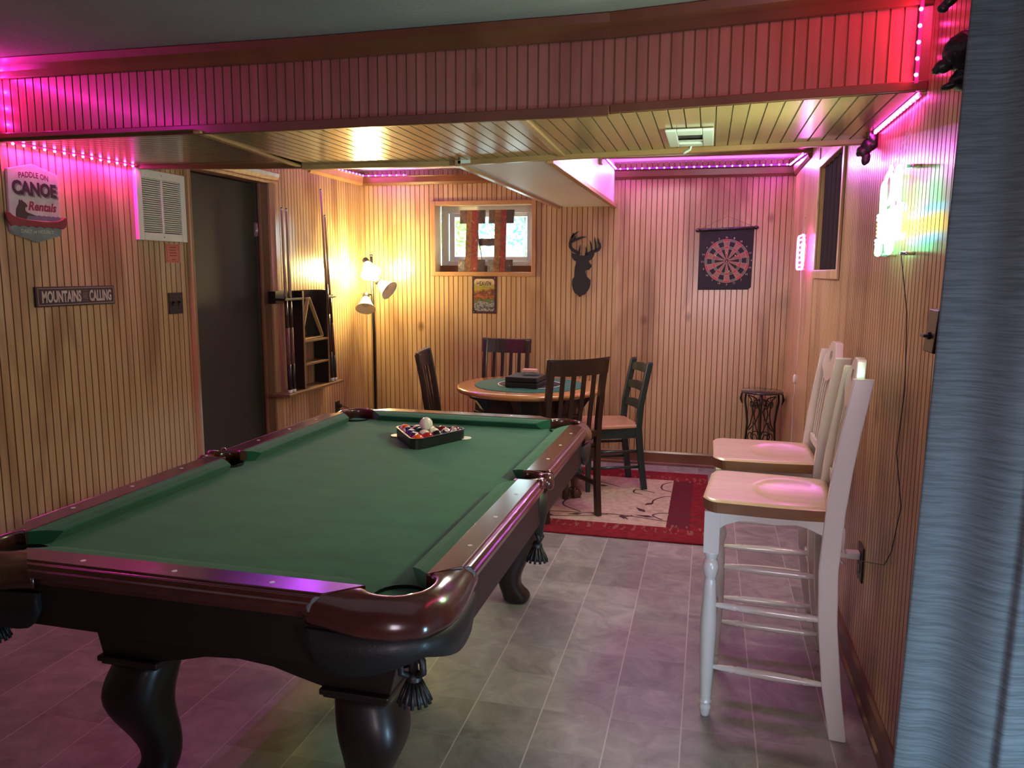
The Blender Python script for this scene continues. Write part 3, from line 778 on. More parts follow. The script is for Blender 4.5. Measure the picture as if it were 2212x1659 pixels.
for sx in (1, -1):
    P = lambda s, d, z, sx=sx: (sx*(A+d), s, z)
    for sy in (1, -1):
        rail('cushion', 'cloth', CP, lin(sy*SW0, sy*SW1), lin(sy*(B-CW), sy*(B-.04)), P)
        rail('rail', 'cherry', RP, lin2(sy*SW1, sy*.066), lin2(sy*(B-.035), sy*(B-.125)), P)
for sy in (1, -1):
    P = lambda s, d, z, sy=sy: (s, sy*(B+d), z)
    rail('cushion', 'cloth', CP, lin(-A+CW+.01, -A+.05), lin(A-CW-.01, A-.05), P)
    rail('rail', 'cherry', RP, lin2(-A+.045, -A+.14), lin2(A-.045, A-.14), P)
# pearl sights on the rails
for sx in (1, -1):
    for sy in (1, -1):
        for k in (1, 2, 3):
            m = MB(); m.lathe([(.0065, 0), (.0065, .0008)], (sx*(A+WI+.04), sy*(.0+k*B/4), ZR+.0006), n=12); m.build('sight', 'pearl', pt)
for sy in (1, -1):
    for k in (-1, 0, 1):
        m = MB(); m.lathe([(.0065, 0), (.0065, .0008)], (k*A/2, sy*(B+WI+.04), ZR+.0006), n=12); m.build('sight', 'pearl', pt)
# corner pocket castings
def cat(P, k=3):
    out = []
    for i in range(len(P)-1):
        p0 = P[max(i-1, 0)]; p1 = P[i]; p2 = P[i+1]; p3 = P[min(i+2, len(P)-1)]
        for j in range(k):
            t = j/k
            out.append(tuple(.5*(2*p1[q]+(p2[q]-p0[q])*t+(2*p0[q]-5*p1[q]+4*p2[q]-p3[q])*t*t+(3*p1[q]-p0[q]-3*p2[q]+p3[q])*t**3) for q in range(len(p1))))
    return out+[tuple(P[-1])]
OH = [(-.152, .148), (-.095, .152), (-.045, .154), (.005, .153), (.055, .146), (.095, .128), (.115, .115)]
IH = [(-.060, .060), (-.040, .068), (-.026, .082), (.000, .090), (.030, .088), (.053, .078), (.064, .064)]
OP = cat(OH+[(y, x) for x, y in OH[-2::-1]]); IP = cat(IH+[(y, x) for x, y in IH[-2::-1]])
CPROF = [(.0, .745), (.0, .788), (.03, .796), (.10, .799), (.28, .797), (.52, .789), (.76, .775), (.93, .758), (1.0, .742), (.99, .730), (.93, .722), (.3, .720)]
def corner(sx, sy):
    c = Vector((A+.022, B+.022)); m = MB(); rs = []
    RZ = [.745, .788, .796, .799, .799, .799, .798, .782, .760, .745, .735, .72]
    for i_, ((ix, iy), (ox, oy)) in enumerate(zip(IP, OP)):
        e = abs(i_-(len(OP)-1)/2)/((len(OP)-1)/2); q = max(0, (e-.55)/.45); q = 1.0*q*q*(3-2*q)
        rs.append([(sx*(A+ix+(ox-ix)*f), sy*(B+iy+(oy-iy)*f), z+(z2-z)*q) for (f, z), z2 in zip(CPROF, RZ)])
    m.rings(rs, smooth=True)
    m.build('pocket_casting', 'cherry', pt)
    m = MB(); m.lathe([(.064, .766), (.064, .757), (.058, .70), (.05, .62), (.0, .60)], (sx*(A+.02), sy*(B+.02), 0), n=20, cap=False)
    m.build('pocket_well', 'black', pt)
    # drop pocket: curved shield with a scalloped lower edge, webbing and a fringed tassel
    m = MB(); rs = []; K = len(OP)-1
    for i, (ox, oy) in enumerate(OP):
        e = abs(i-K/2)/(K/2)
        q = min(1, e/.72); zb = .676-.046*q*q*(3-2*q)
        if e > .84: zb += .05*((e-.84)/.16)**2
        k1, k2 = .955, .88
        cxy = (ox-.02, oy-.02)
        pt_ = lambda k, z: (sx*(A+.02+cxy[0]*k if abs(cxy[0]) < .13 or cxy[0] > 0 else A+ox), sy*(B+.02+cxy[1]*k if abs(cxy[1]) < .13 or cxy[1] > 0 else B+oy), z)
        rs.append([pt_(.95, .724), pt_(.97, (.724+zb)/2), pt_(.93, zb), pt_(.86, zb), pt_(.86, .724)])
    m.rings(rs, smooth=True)
    dp = m.build('drop_pocket', 'leather', pt)
    m = MB()
    o = Vector((sx*(c.x+.048), sy*(c.y+.048), .052))
    m.tube([o+Vector((0, 0, .625)), o+Vector((sx*.024, sy*.012, .60)), o+Vector((sx*.026, sy*.014, .575)), o+Vector((0, 0, .555))], .008, 8)
    m.tube([o+Vector((0, 0, .625)), o+Vector((-sx*.024, sy*.018, .60)), o+Vector((-sx*.024, sy*.018, .57)), o+Vector((0, 0, .555))], .008, 8)
    m.tube([o+Vector((-sx*.02, -sy*.02, .64)), o+Vector((-sx*.006, -sy*.006, .60)), o+Vector((0, 0, .55))], .011, 8)
    m.lathe([(.012, .568), (.018, .556), (.016, .545), (.024, .525), (.033, .508), (.030, .503), (0.004, .506)], o, n=16)
    for i in range(14):
        a = 2*pi*i/14
        m.tube([o+Vector((cos(a)*.014, sin(a)*.014, .548)), o+Vector((cos(a)*.028, sin(a)*.028, .518)), o+Vector((cos(a)*.036, sin(a)*.036, .498))], .0045, 5)
    m.build('tassel', 'leather', dp)
sym(corner)
# side pockets
for sx in (1, -1):
    c = Vector((A+.075, 0)); m = MB(); rs = []
    prof = [(.048, .745), (.052, .792), (.056, .799), (.064, .801), (.078, .796), (.084, .782), (.080, .765), (.060, .760)]
    for i in range(19):
        a = radians(-112+224*i/18)
        rs.append([(sx*(c.x+cos(a)*r), sin(a)*r*.95, z) for r, z in prof])
    m.rings(rs, smooth=True)
    m.lathe([(.0, .094), (.020, .093), (.027, .088), (.030, .080), (.030, .05)], (sx*c.x, 0, .772), (sx, 0, .12), 20)
    for sy in (1, -1): m.tube([(sx*(c.x+.055), sy*.05, .795), (sx*(c.x+.068), sy*.066, .797), (sx*(c.x+.071), sy*.084, .789), (sx*(c.x+.074), sy*.094, .783)], [.009, .010, .008, .004], 8)
    m.build('pocket_casting', 'cherry', pt)
    m = MB(); m.lathe([(.050, .766), (.050, .757), (.046, .70), (.0, .66)], (sx*(c.x-.004), 0, 0), n=18, cap=False); m.build('pocket_well', 'black', pt)
    m = MB(); vs = []; K = 14
    for i in range(K+1):
        a = radians(-70+140*i/K); e = abs(i-K/2)/(K/2); zb = .585+.05*e
        for r, z in ((.082, .76), (.086, .68), (.070, zb), (.062, zb), (.074, .76)): vs.append((sx*(c.x-.012+cos(a)*r), sin(a)*r, z))
    m.rings([vs[i*5:i*5+5] for i in range(K+1)]); dp = m.build('drop_pocket', 'leather', pt)
    m = MB(); o = Vector((sx*(c.x+.04), 0, 0))
    m.tube([o+Vector((0, .02, .61)), o+Vector((sx*.012, .022, .58)), o+Vector((0, 0, .555))], .008, 8); m.tube([o+Vector((0, -.02, .61)), o+Vector((sx*.012, -.022, .58)), o+Vector((0, 0, .555))], .008, 8)
    m.lathe([(.012, .568), (.018, .556), (.016, .545), (.024, .525), (.034, .506), (.004, .508)], o, n=16)
    for i in range(12):
        a = 2*pi*i/12; m.tube([o+Vector((cos(a)*.014, sin(a)*.014, .548)), o+Vector((cos(a)*.028, sin(a)*.028, .518)), o+Vector((cos(a)*.036, sin(a)*.036, .498))], .0045, 5)
    m.build('tassel', 'leather', dp)
# cabinet sides
CX, CY = A+.132, B+.132
for sx in (1, -1):
    m = MB(); m.box(min(sx*CX, sx*(CX-.022)), max(sx*CX, sx*(CX-.022)), -CY+.13, CY-.13, .642, ZS-.002); m.build('cabinet_side', 'cherry_dark', pt, bevel=.002)
for sy in (1, -1):
    m = MB(); m.box(-CX+.12, CX-.12, min(sy*CY, sy*(CY-.022)), max(sy*CY, sy*(CY-.022)), .642, ZS-.002); m.build('cabinet_side', 'cherry_dark', pt, bevel=.002)
m = MB(); m.box(-CX+.03, CX-.03, -CY+.03, CY-.03, .70, ZS-.03); m.build('cabinet_bed', 'black', pt)
# leg frames across both ends with an arched lower edge
LX, LY = .335, .755
for sy in (1, -1):
    m = MB()
    pts = [(-.475, .70), (.475, .70), (.475, .62), (.455, .55), (.425, .430), (.255, .430), (.24, .432), (.17, .448), (.10, .466), (0, .474), (-.10, .466), (-.17, .448), (-.24, .432), (-.255, .430), (-.425, .430), (-.455, .55), (-.475, .62)]
    m.prism(pts, lambda u, v, h, sy=sy: (u, sy*h, v), LY-.07, LY+.075); m.build('leg_frame', 'cherry_dark', pt, bevel=.002)
def leg(sx, sy):
    lx_, ly_ = sx*LX, sy*LY; KZ = .942
    prof = [(.447, .0, .082, .082), (.42, .004, .083, .083), (.38, .016, .088, .088), (.33, .026, .090, .088), (.28, .024, .080, .080), (.22, .008, .066, .066), (.16, -.008, .054, .054), (.11, -.012, .048, .048), (.075, -.004, .050, .050), (.05, .010, .058, .056), (.025, .018, .062, .058), (.0, .016, .056, .054)]
    m = MB(); rs = []
    for z, off, hx, hy in prof:
        ring = []
        for i in range(20):
            a = 2*pi*i/20; q = 3.4
            ca, sa = cos(a), sin(a); k = (abs(ca)**q+abs(sa)**q)**(-1/q)
            ring.append((lx_+sx*off+hx*k*ca, ly_+sy*off+hy*k*sa, z*KZ))
        rs.append(ring)
    m.rings(rs[::-1]); lg = m.build('leg', 'cherry_dark', pt)
    md = lg.modifiers.new('sub', 'SUBSURF'); md.levels = 1; md.render_levels = 1
    m = MB(); m.box(lx_-.095, lx_+.095, ly_-.095, ly_+.095, .420, .436); m.box(lx_-.088, lx_+.088, ly_-.088, ly_+.088, .410, .421); m.build('leg_cap', 'cherry_dark', lg, bevel=.004)
    # carved leaf on the knee
    m = MB()
    for k in range(-3, 4):
        ang = k*.16
        for fx, fy in (((0, -1),) if sy < 0 else ((0, 1),)):
            p = [(lx_+sx*.02+sin(ang)*s*.5+k*.004, ly_+sy*(.104-.02*abs(s-.07)/.1-.004*abs(k)), .378-s) for s in (0, .04, .09, .13)]
            m.tube(p, [.003, .007, .006, .002], 6)
    m.build('carved_leaf', 'cherry_dark', lg)
sym(leg)
# ================================================================ ball rack and balls
rkx, rky, rkz, rkr = -1.158, 3.118, ZS, radians(5)
RB = .0286
tr_ = thing('ball_rack', 'black plastic triangle ball rack full of balls on the green cloth', 'ball rack', (rkx, rky, rkz), rkr)
def tri_pts(Rr, rc, n_=7):
    out = []
    for k in range(3):
        a0 = -90+120*k
        cx0, cy0 = (Rr-2*rc)*cos(radians(a0)), (Rr-2*rc)*sin(radians(a0))
        for i in range(n_):
            a = radians(a0-60+120*i/(n_-1)); out.append((cx0+rc*cos(a), cy0+rc*sin(a)))
    return out
# circumradius of the five-row ball triangle plus wall
inn = tri_pts(4*2*RB/sqrt(3)+2*(RB+.001), RB+.001); outr = tri_pts(4*2*RB/sqrt(3)+2*(RB+.008), RB+.008); lip = tri_pts(4*2*RB/sqrt(3)+2*(RB+.010), RB+.010)
m = MB()
m.rings([[(x, y, 0.001) for x, y in outr], [(x, y, .040) for x, y in outr], [(x, y, .044) for x, y in lip], [(x, y, .046) for x, y in lip], [(x, y, .046) for x, y in inn], [(x, y, .001) for x, y in inn], [(x, y, .001) for x, y in outr]], smooth=False, cap=False)
m.build('frame', 'black', tr_)
m = MB()
for sx in (-1, 1): m.lathe([(.030, 0.001), (.030, .005)], (sx*.152, .077, 0), n=16)
m.build('corner_tab', plain('pale_tab', (.75, .70, .5), .3), tr_)
BC = {'yellow': (.75, .42, .02), 'blue': (.012, .018, .10), 'red': (.42, .012, .012), 'purple': (.045, .012, .085), 'orange': (.72, .10, .012), 'green': (.008, .10, .04), 'maroon': (.14, .010, .014), 'black': (.008, .008, .009), 'white': (.74, .70, .62)}
def ball_mat(col, stripe):
    nm = 'ball_%s%s' % (col, '_stripe' if stripe else '')
    if nm in MT: return nm
    m, N, L, b = new_mat(nm)
    tc = N.new('ShaderNodeTexCoord'); sp = N.new('ShaderNodeSeparateXYZ'); L.new(tc.outputs['Object'], sp.inputs[0])
    ab = N.new('ShaderNodeMath'); ab.operation = 'ABSOLUTE'; L.new(sp.outputs[2], ab.inputs[0])
    lt = N.new('ShaderNodeMath'); lt.operation = 'LESS_THAN'; lt.inputs[1].default_value = .0155 if stripe else 9; L.new(ab.outputs[0], lt.inputs[0])
    ax = N.new('ShaderNodeMath'); ax.operation = 'ABSOLUTE'; L.new(sp.outputs[0], ax.inputs[0])
    gt = N.new('ShaderNodeMath'); gt.operation = 'LESS_THAN'; gt.inputs[1].default_value = .0258; L.new(ax.outputs[0], gt.inputs[0])
    mu = N.new('ShaderNodeMath'); mu.operation = 'MULTIPLY'; L.new(lt.outputs[0], mu.inputs[0]); L.new(gt.outputs[0], mu.inputs[1])
    mx = N.new('ShaderNodeMix'); mx.data_type = 'RGBA'; L.new(mu.outputs[0], mx.inputs[0]); mx.inputs[6].default_value = (*BC['white'], 1); mx.inputs[7].default_value = (*BC[col], 1)
    L.new(mx.outputs[2], b.inputs['Base Color']); sv(b, 'Roughness', .08); sv(b, 'Coat Weight', .5); sv(b, 'Coat Roughness', .03)
    MT[nm] = m; return nm
MT['ball_cue'] = plain('ball_cue', BC['white'], .1, coat=.5)
_bm = {}
rnd = random.Random(5)
def ball(num, loc, rot, label):
    col = ['yellow', 'blue', 'red', 'purple', 'orange', 'green', 'maroon'][(num-1) % 8] if num % 8 else 'black'
    mat = ball_mat(col, num > 8)
    if mat not in _bm:
        m = MB(); m.ellipsoid((0, 0, 0), (RB, RB, RB), 32, 20); t = m.build('ball', mat); _bm[mat] = t.data; bpy.data.objects.remove(t)
    o = bpy.data.objects.new('pool_ball', _bm[mat]); C.objects.link(o); o.location = loc; o.rotation_euler = rot
    tag(o, label, 'ball', 'pool balls in the rack')
    m = MB()
    for sgn in (1, -1):
        def fn(u, v, sgn=sgn):
            s = .0085 if num > 9 else .006
            y, z = (u-.5)*s, (v-.5)*.0095
            x = sqrt(max((RB+.0001)**2-y*y-z*z, 0)); return (sgn*x, sgn*y, z)
        put_text(m, str(num), fn, .02, 0, 2)
    m.build('number', 'black', o)
    return o
rows = [[5], [4, 3], [2, 11, 8], [10, 6, 9, 12], [13, 14, 1, 7, 15]]
desc = {5: 'orange ball at the near corner of the rack', 4: 'purple ball just left of the orange corner ball', 3: 'red ball just right of the orange corner ball', 2: 'dark blue ball on the left edge of the rack, third from the near corner',
        11: 'white ball with red stripe in the middle of the rack below the cue ball', 8: 'black ball on the right edge of the rack, third from the near corner',
        10: 'blue striped ball on the left edge of the rack, next to its left corner', 6: 'green ball in the fourth row of the rack, behind the dark blue ball', 9: 'yellow striped ball in the fourth row of the rack, right of the cue ball',
        12: 'purple striped ball on the right edge of the rack, next to its right corner', 13: 'orange striped ball in the left corner of the rack', 14: 'green striped ball on the far edge of the rack, left of its middle',
        1: 'yellow ball in the middle of the far edge of the rack, behind the cue ball', 7: 'maroon ball on the far edge of the rack, right of its middle', 15: 'maroon ball with white ends in the right corner of the rack'}
rows = [[5], [4, 3], [2, 11, 8], [10, 6, 9, 12], [13, 14, 1, 7, 15]]
h_ = RB*sqrt(3)
FACE = {15: ((.9, -.25, -.35), (-.1, -.75, .65)), 13: ((.85, .5, -.1), (-.2, .5, .8)), 10: ((.8, .6, .0), (-.1, .1, 1)), 12: ((.9, -.1, -.3), (.3, -.4, .8)), 8: ((0, .5, 1), (.9, -.5, .1)), 3: ((0, 1, 0), (.6, .3, -.7)), 4: ((0, 1, 0), (.2, .3, .9)), 5: ((0, 1, 0), (.7, -.2, -.6)), 2: ((0, 1, 0), (.1, .1, 1)), 11: ((.3, -.1, .9), (-.9, .3, .3)), 9: ((.5, -.3, .8), (.8, .5, -.2)), 7: ((0, 1, 0), (-.8, .5, 0))}
for i, row in enumerate(rows):
    for j, num in enumerate(row):
        x = (j-i/2)*2*RB; y = -4*2*RB/sqrt(3)+i*h_
        wx = rkx+x*cos(rkr)-y*sin(rkr); wy = rky+x*sin(rkr)+y*cos(rkr)
        rot = (rnd.uniform(0, 6), rnd.uniform(0, 6), rnd.uniform(0, 6))
        if num in FACE:
            zl, xl = (Vector(v).normalized() for v in FACE[num]); xl = (xl-zl*xl.dot(zl)).normalized(); yl = zl.cross(xl)
            rot = Matrix((xl, yl, zl)).transposed().to_euler()
        ball(num, (wx, wy, ZS+RB+.0005), rot, desc[num])
m = MB(); m.ellipsoid((0, 0, 0), (RB, RB, RB), 36, 24); cb = m.build('cue_ball', 'ball_cue')
cj, ci = 1, 3   # sits on the hollow between three balls
y_ = -4*2*RB/sqrt(3)+2.67*h_; x_ = -.0*RB
cb.location = (rkx+x_*cos(rkr)-y_*sin(rkr), rky+x_*sin(rkr)+y_*cos(rkr), ZS+RB+2*RB*sqrt(2/3)+.0005)
tag(cb, 'white cue ball lying on top of the racked balls', 'ball')

# ================================================================ rug
RUGX0, RUGX1, RUGY0, RUGY1 = -2.25, .045, 4.25, 5.79
def rug_mat():
    m, N, L, b = new_mat('rug_pile')
    tc = N.new('ShaderNodeTexCoord'); sp = N.new('ShaderNodeSeparateXYZ'); L.new(tc.outputs['Object'], sp.inputs[0])
    def mth(op, a, bb=None):
        n = N.new('ShaderNodeMath'); n.operation = op
        for i, v in enumerate((a, bb)):
            if v is None: continue
            if isinstance(v, (int, float)): n.inputs[i].default_value = v
            else: L.new(v, n.inputs[i])
        return n.outputs[0]
    n1 = N.new('ShaderNodeTexNoise'); sv(n1, 'Scale', 25); sv(n1, 'Detail', 4); L.new(tc.outputs['Object'], n1.inputs['Vector'])
    cx0, cy0 = (RUGX0+RUGX1)/2, (RUGY0+RUGY1)/2
    ax = mth('ABSOLUTE', sp.outputs[0]); ay = mth('ABSOLUTE', sp.outputs[1])
    HX, HY = (RUGX1-RUGX0)/2, (RUGY1-RUGY0)/2
    jit = mth('MULTIPLY', mth('SUBTRACT', n1.outputs['Fac'], .5), .012)
    fx = mth('LESS_THAN', mth('ADD', ax, jit), HX-.235); fy = mth('LESS_THAN', mth('ADD', ay, jit), HY-.235)
    field = mth('MULTIPLY', fx, fy)
    sx_ = mth('LESS_THAN', mth('ADD', ax, jit), HX-.10)
    strip = mth('MULTIPLY', sx_, fy)
    def mix(fac, a, bcol):
        x = N.new('ShaderNodeMix'); x.data_type = 'RGBA'; L.new(fac, x.inputs[0])
        if isinstance(a, tuple): x.inputs[6].default_value = (*a, 1)
        else: L.new(a, x.inputs[6])
        if isinstance(bcol, tuple): x.inputs[7].default_value = (*bcol, 1)
        else: L.new(bcol, x.inputs[7])
        return x.outputs[2]
    rc = N.new('ShaderNodeValToRGB'); L.new(n1.outputs['Fac'], rc.inputs[0])
    rc.color_ramp.elements[0].position = .3; rc.color_ramp.elements[0].color = (.15, .014, .02, 1)
    rc.color_ramp.elements[1].position = .7; rc.color_ramp.elements[1].color = (.23, .022, .03, 1)
    bc = N.new('ShaderNodeValToRGB'); L.new(n1.outputs['Fac'], bc.inputs[0])
    bc.color_ramp.elements[0].position = .3; bc.color_ramp.elements[0].color = (.38, .29, .22, 1)
    bc.color_ramp.elements[1].position = .7; bc.color_ramp.elements[1].color = (.52, .41, .32, 1)
    # broken tan ticks where border meets field
    mp = N.new('ShaderNodeMapping'); mp.inputs['Scale'].default_value = (40, 9, 1); L.new(tc.outputs['Object'], mp.inputs[0])
    n2 = N.new('ShaderNodeTexNoise'); sv(n2, 'Scale', 1); sv(n2, 'Detail', 3); L.new(mp.outputs[0], n2.inputs['Vector'])
    tick = mth('MULTIPLY', mth('GREATER_THAN', n2.outputs['Fac'], .56), mth('MULTIPLY', mth('GREATER_THAN', ay, HY-.29), mth('LESS_THAN', ay, HY-.13)))
    c = mix(strip, rc.outputs[0], (.12, .02, .03))
    c = mix(field, c, bc.outputs[0])
    tk = mth('MULTIPLY', mth('MULTIPLY', tick, .55), mth('SUBTRACT', 1, field))
    c = mix(tk, c, (.28, .15, .10))
    L.new(c, b.inputs['Base Color']); sv(b, 'Roughness', .95); sv(b, 'Specular IOR Level', .1)
    bp = N.new('ShaderNodeBump'); sv(bp, 'Strength', .5); sv(bp, 'Distance', .002)
    n3 = N.new('ShaderNodeTexNoise'); sv(n3, 'Scale', 350); L.new(tc.outputs['Object'], n3.inputs['Vector']); L.new(n3.outputs['Fac'], bp.inputs['Height']); L.new(bp.outputs[0], b.inputs['Normal'])
    return m
rc_ = ((RUGX0+RUGX1)/2, (RUGY0+RUGY1)/2, 0)
hx, hy = (RUGX1-RUGX0)/2, (RUGY1-RUGY0)/2
rug = MB().box(-hx, hx, -hy, hy, .001, .011).build('rug', rug_mat(), bevel=.004); rug.location = rc_
tag(rug, 'dark red rug with beige vine patterned field under the card table', 'rug')
# vine pattern woven into the rug: flat scrolls and leaves at pile height
m = MB()
def vine(pts, wd=.006):
    P = [Vector((x-rc_[0], y-rc_[1], .0113)) for x, y in pts]; Q = []
    for i in range(len(P)-1):
        p0 = P[max(i-1, 0)]; p1 = P[i]; p2 = P[i+1]; p3 = P[min(i+2, len(P)-1)]
        for j in range(8):
            t = j/8; Q.append(.5*((2*p1)+(p2-p0)*t+(2*p0-5*p1+4*p2-p3)*t*t+(3*p1-p0-3*p2+p3)*t**3))
    Q.append(P[-1]); vs = []
    for i, p in enumerate(Q):
        t = (Q[min(i+1, len(Q)-1)]-Q[max(i-1, 0)]).normalized(); nrm = Vector((-t.y, t.x, 0))*wd
        vs += [p-nrm, p+nrm]
    m.add(vs, [(2*i, 2*i+2, 2*i+3, 2*i+1) for i in range(len(Q)-1)])
def vleaf(x, y, ang, L=.10, wd=.022):
    p = Vector((x-rc_[0], y-rc_[1], .0114)); d = Vector((cos(ang), sin(ang), 0)); e = Vector((-d.y, d.x, 0))
    m.add([p, p+d*L*.35+e*wd, p+d*L, p+d*L*.35-e*wd], [(0, 3, 2, 1)])
vine([(-1.0, 4.62), (-.75, 4.64), (-.5, 4.66), (-.2, 4.60), (.0, 4.58)]); vine([(-.86, 4.54), (-.7, 4.58), (-.55, 4.65)])
vine([(-.72, 4.66), (-.85, 4.78), (-.84, 4.92), (-.76, 4.96)]); vine([(-.40, 4.66), (-.44, 4.62), (-.42, 4.58)])
vine([(0.0, 4.72), (-.2, 4.76), (-.28, 4.70), (-.22, 4.62)]); vine([(-.02, 5.10), (-.2, 5.14), (-.29, 5.04), (-.30, 4.94)]); vine([(-.05, 5.22), (-.24, 5.28), (-.26, 5.42), (-.2, 5.5)])
vine([(-.3, 5.2), (-.42, 5.26), (-.44, 5.18), (-.38, 5.14)]); vine([(-1.9, 5.3), (-1.6, 5.4), (-1.2, 5.35), (-.8, 5.42), (-.55, 5.30)])
for x, y, a, L in ((-.47, 4.655, -1.2, .08), (-.57, 4.63, 2.9, .11), (-.33, 4.75, 2.2, .11), (-.27, 4.66, 3.0, .12), (-.30, 4.96, -2.2, .08), (-.62, 5.29, 3.0, .12), (-.86, 4.54, 2.9, .12), (-.7, 4.62, 3.5, .1)):
    vleaf(x, y, a, L)
m.build('vine_pattern', plain('rug_vine', (.055, .018, .022), .95), rug, recalc=False)

# ================================================================ card table
cx0, cy0 = -1.10, 4.885
ct = thing('card_table', 'round oak card table with green felt top', 'table', (cx0, cy0, 0))
RT = .475
m = MB(); m.lathe([(0.0, .722), (RT-.03, .722), (RT-.008, .728), (RT, .740), (RT, .748), (RT-.008, .758), (RT-.03, .761), (0.0, .761)], n=72, cap=False); m.build('tabletop', 'oak', ct)
m = MB(); m.lathe([(0.0, .7605), (.355, .7605), (.357, .763), (.352, .765), (0.0, .765)], n=72, cap=False); m.build('felt', 'felt_table', ct)
m = MB(); m.lathe([(0.0, .7652), (.20, .7652), (.20, .7662), (0.0, .7662)], n=60, cap=False); m.build('felt_center', 'felt_black', ct)
m = MB(); m.lathe([(.200, .7652), (.200, .7668), (.207, .7668), (.207, .7652), (.200, .7652)], n=60, cap=False); m.build('ring', 'ring_white', ct)
m = MB()
a8 = [radians(22.5+45*i) for i in range(8)]
m.rings([[(.355*cos(a), .355*sin(a), z) for a in a8] for z in (.60, .722)], smooth=False); m.rings([[(.365*cos(a), .365*sin(a), z) for a in a8] for z in (.588, .602)], smooth=False)
m.build('apron', 'espresso', ct, bevel=.003)
for k in range(8):
    a = radians(45*k); m = MB()
    pr = [(.315, .722), (.435, .722), (.43, .705), (.40, .69), (.375, .66), (.36, .635), (.345, .622), (.315, .63)]
    m.prism(pr, lambda u, v, h, a=a: (u*cos(a)-h*sin(a), u*sin(a)+h*cos(a), v), -.02, .02); m.build('bracket', 'espresso', ct, bevel=.002)
for k in range(4):
    a = radians(15+90*k); o = Vector((.30*cos(a), .30*sin(a), 0)); m = MB()
    m.lathe([(.03, .60), (.03, .56), (.022, .55), (.032, .53), (.022, .51), (.026, .49), (.040, .44), (.043, .40), (.036, .34), (.026, .29), (.036, .275), (.026, .26), (.024, .22), (.03, .15), (.024, .10), (.022, .075)], o, n=20)
    m.ellipsoid(o+Vector((.006*cos(a), .006*sin(a), .036)), (.034, .034, .034), 14, 10)
    for q in range(4):
        b2 = a+radians(90*q); e = Vector((cos(b2), sin(b2), 0))
        m.tube([o+Vector((0, 0, .088)), o+e*.030+Vector((0, 0, .066)), o+e*.042+Vector((0, 0, .036)), o+e*.036+Vector((0, 0, .013))], [.011, .010, .008, .004], 7)
    m.build('leg', wood('leg_wood', (.12, .055, .025), (.07, .03, .014), scale=(14, 14, 5), rough=.3, knots=False) if k == 0 else bpy.data.materials['leg_wood'], ct)
# case and card boxes on the card table
pc = thing('poker_case', 'black hard case with brass latches on the card table', 'case', (-1.10, 4.79, .7668), radians(-5))
m = MB(); m.box(-.105, .105, -.115, .115, 0, .034); m.build('case_bottom', 'black', pc, bevel=.005)
m = MB(); m.box(-.105, .105, -.115, .115, .036, .068); m.build('lid', 'black', pc, bevel=.006)
m = MB()
for y in (-.075, .075):
    m.box(-.110, -.104, y-.014, y+.014, .02, .052); m.lathe([(.004, -.016), (.004, .016)], (-.110, y, .047), (0, 1, 0), 8)
m.tube([(-.105, -.04, .034), (-.125, -.036, .034), (-.128, 0, .034), (-.125, .036, .034), (-.105, .04, .034)], .005, 8)
m.build('latch', 'brass', pc)
for z in (0, 1): pass
d1 = MB(); d1.box(-.045, .045, -.031, .031, 0, .017)
o = d1.build('card_box', plain('dull_card_box', (.13, .13, .13), .4), bevel=.002); o.location = (-1.075, 4.83, .8355); o.rotation_euler = (0, 0, .25); tag(o, 'grey playing card box on the black case, under the pink one', 'card box', 'playing card boxes on the case')
d1 = MB(); d1.box(-.045, .045, -.031, .031, 0, .017)
o = d1.build('card_box', plain('pink_card_box', (.62, .32, .27), .4), bevel=.002); o.location = (-1.088, 4.83, .853); o.rotation_euler = (0, 0, -.05); tag(o, 'pink playing card box, topmost on the black case', 'card box', 'playing card boxes on the case')

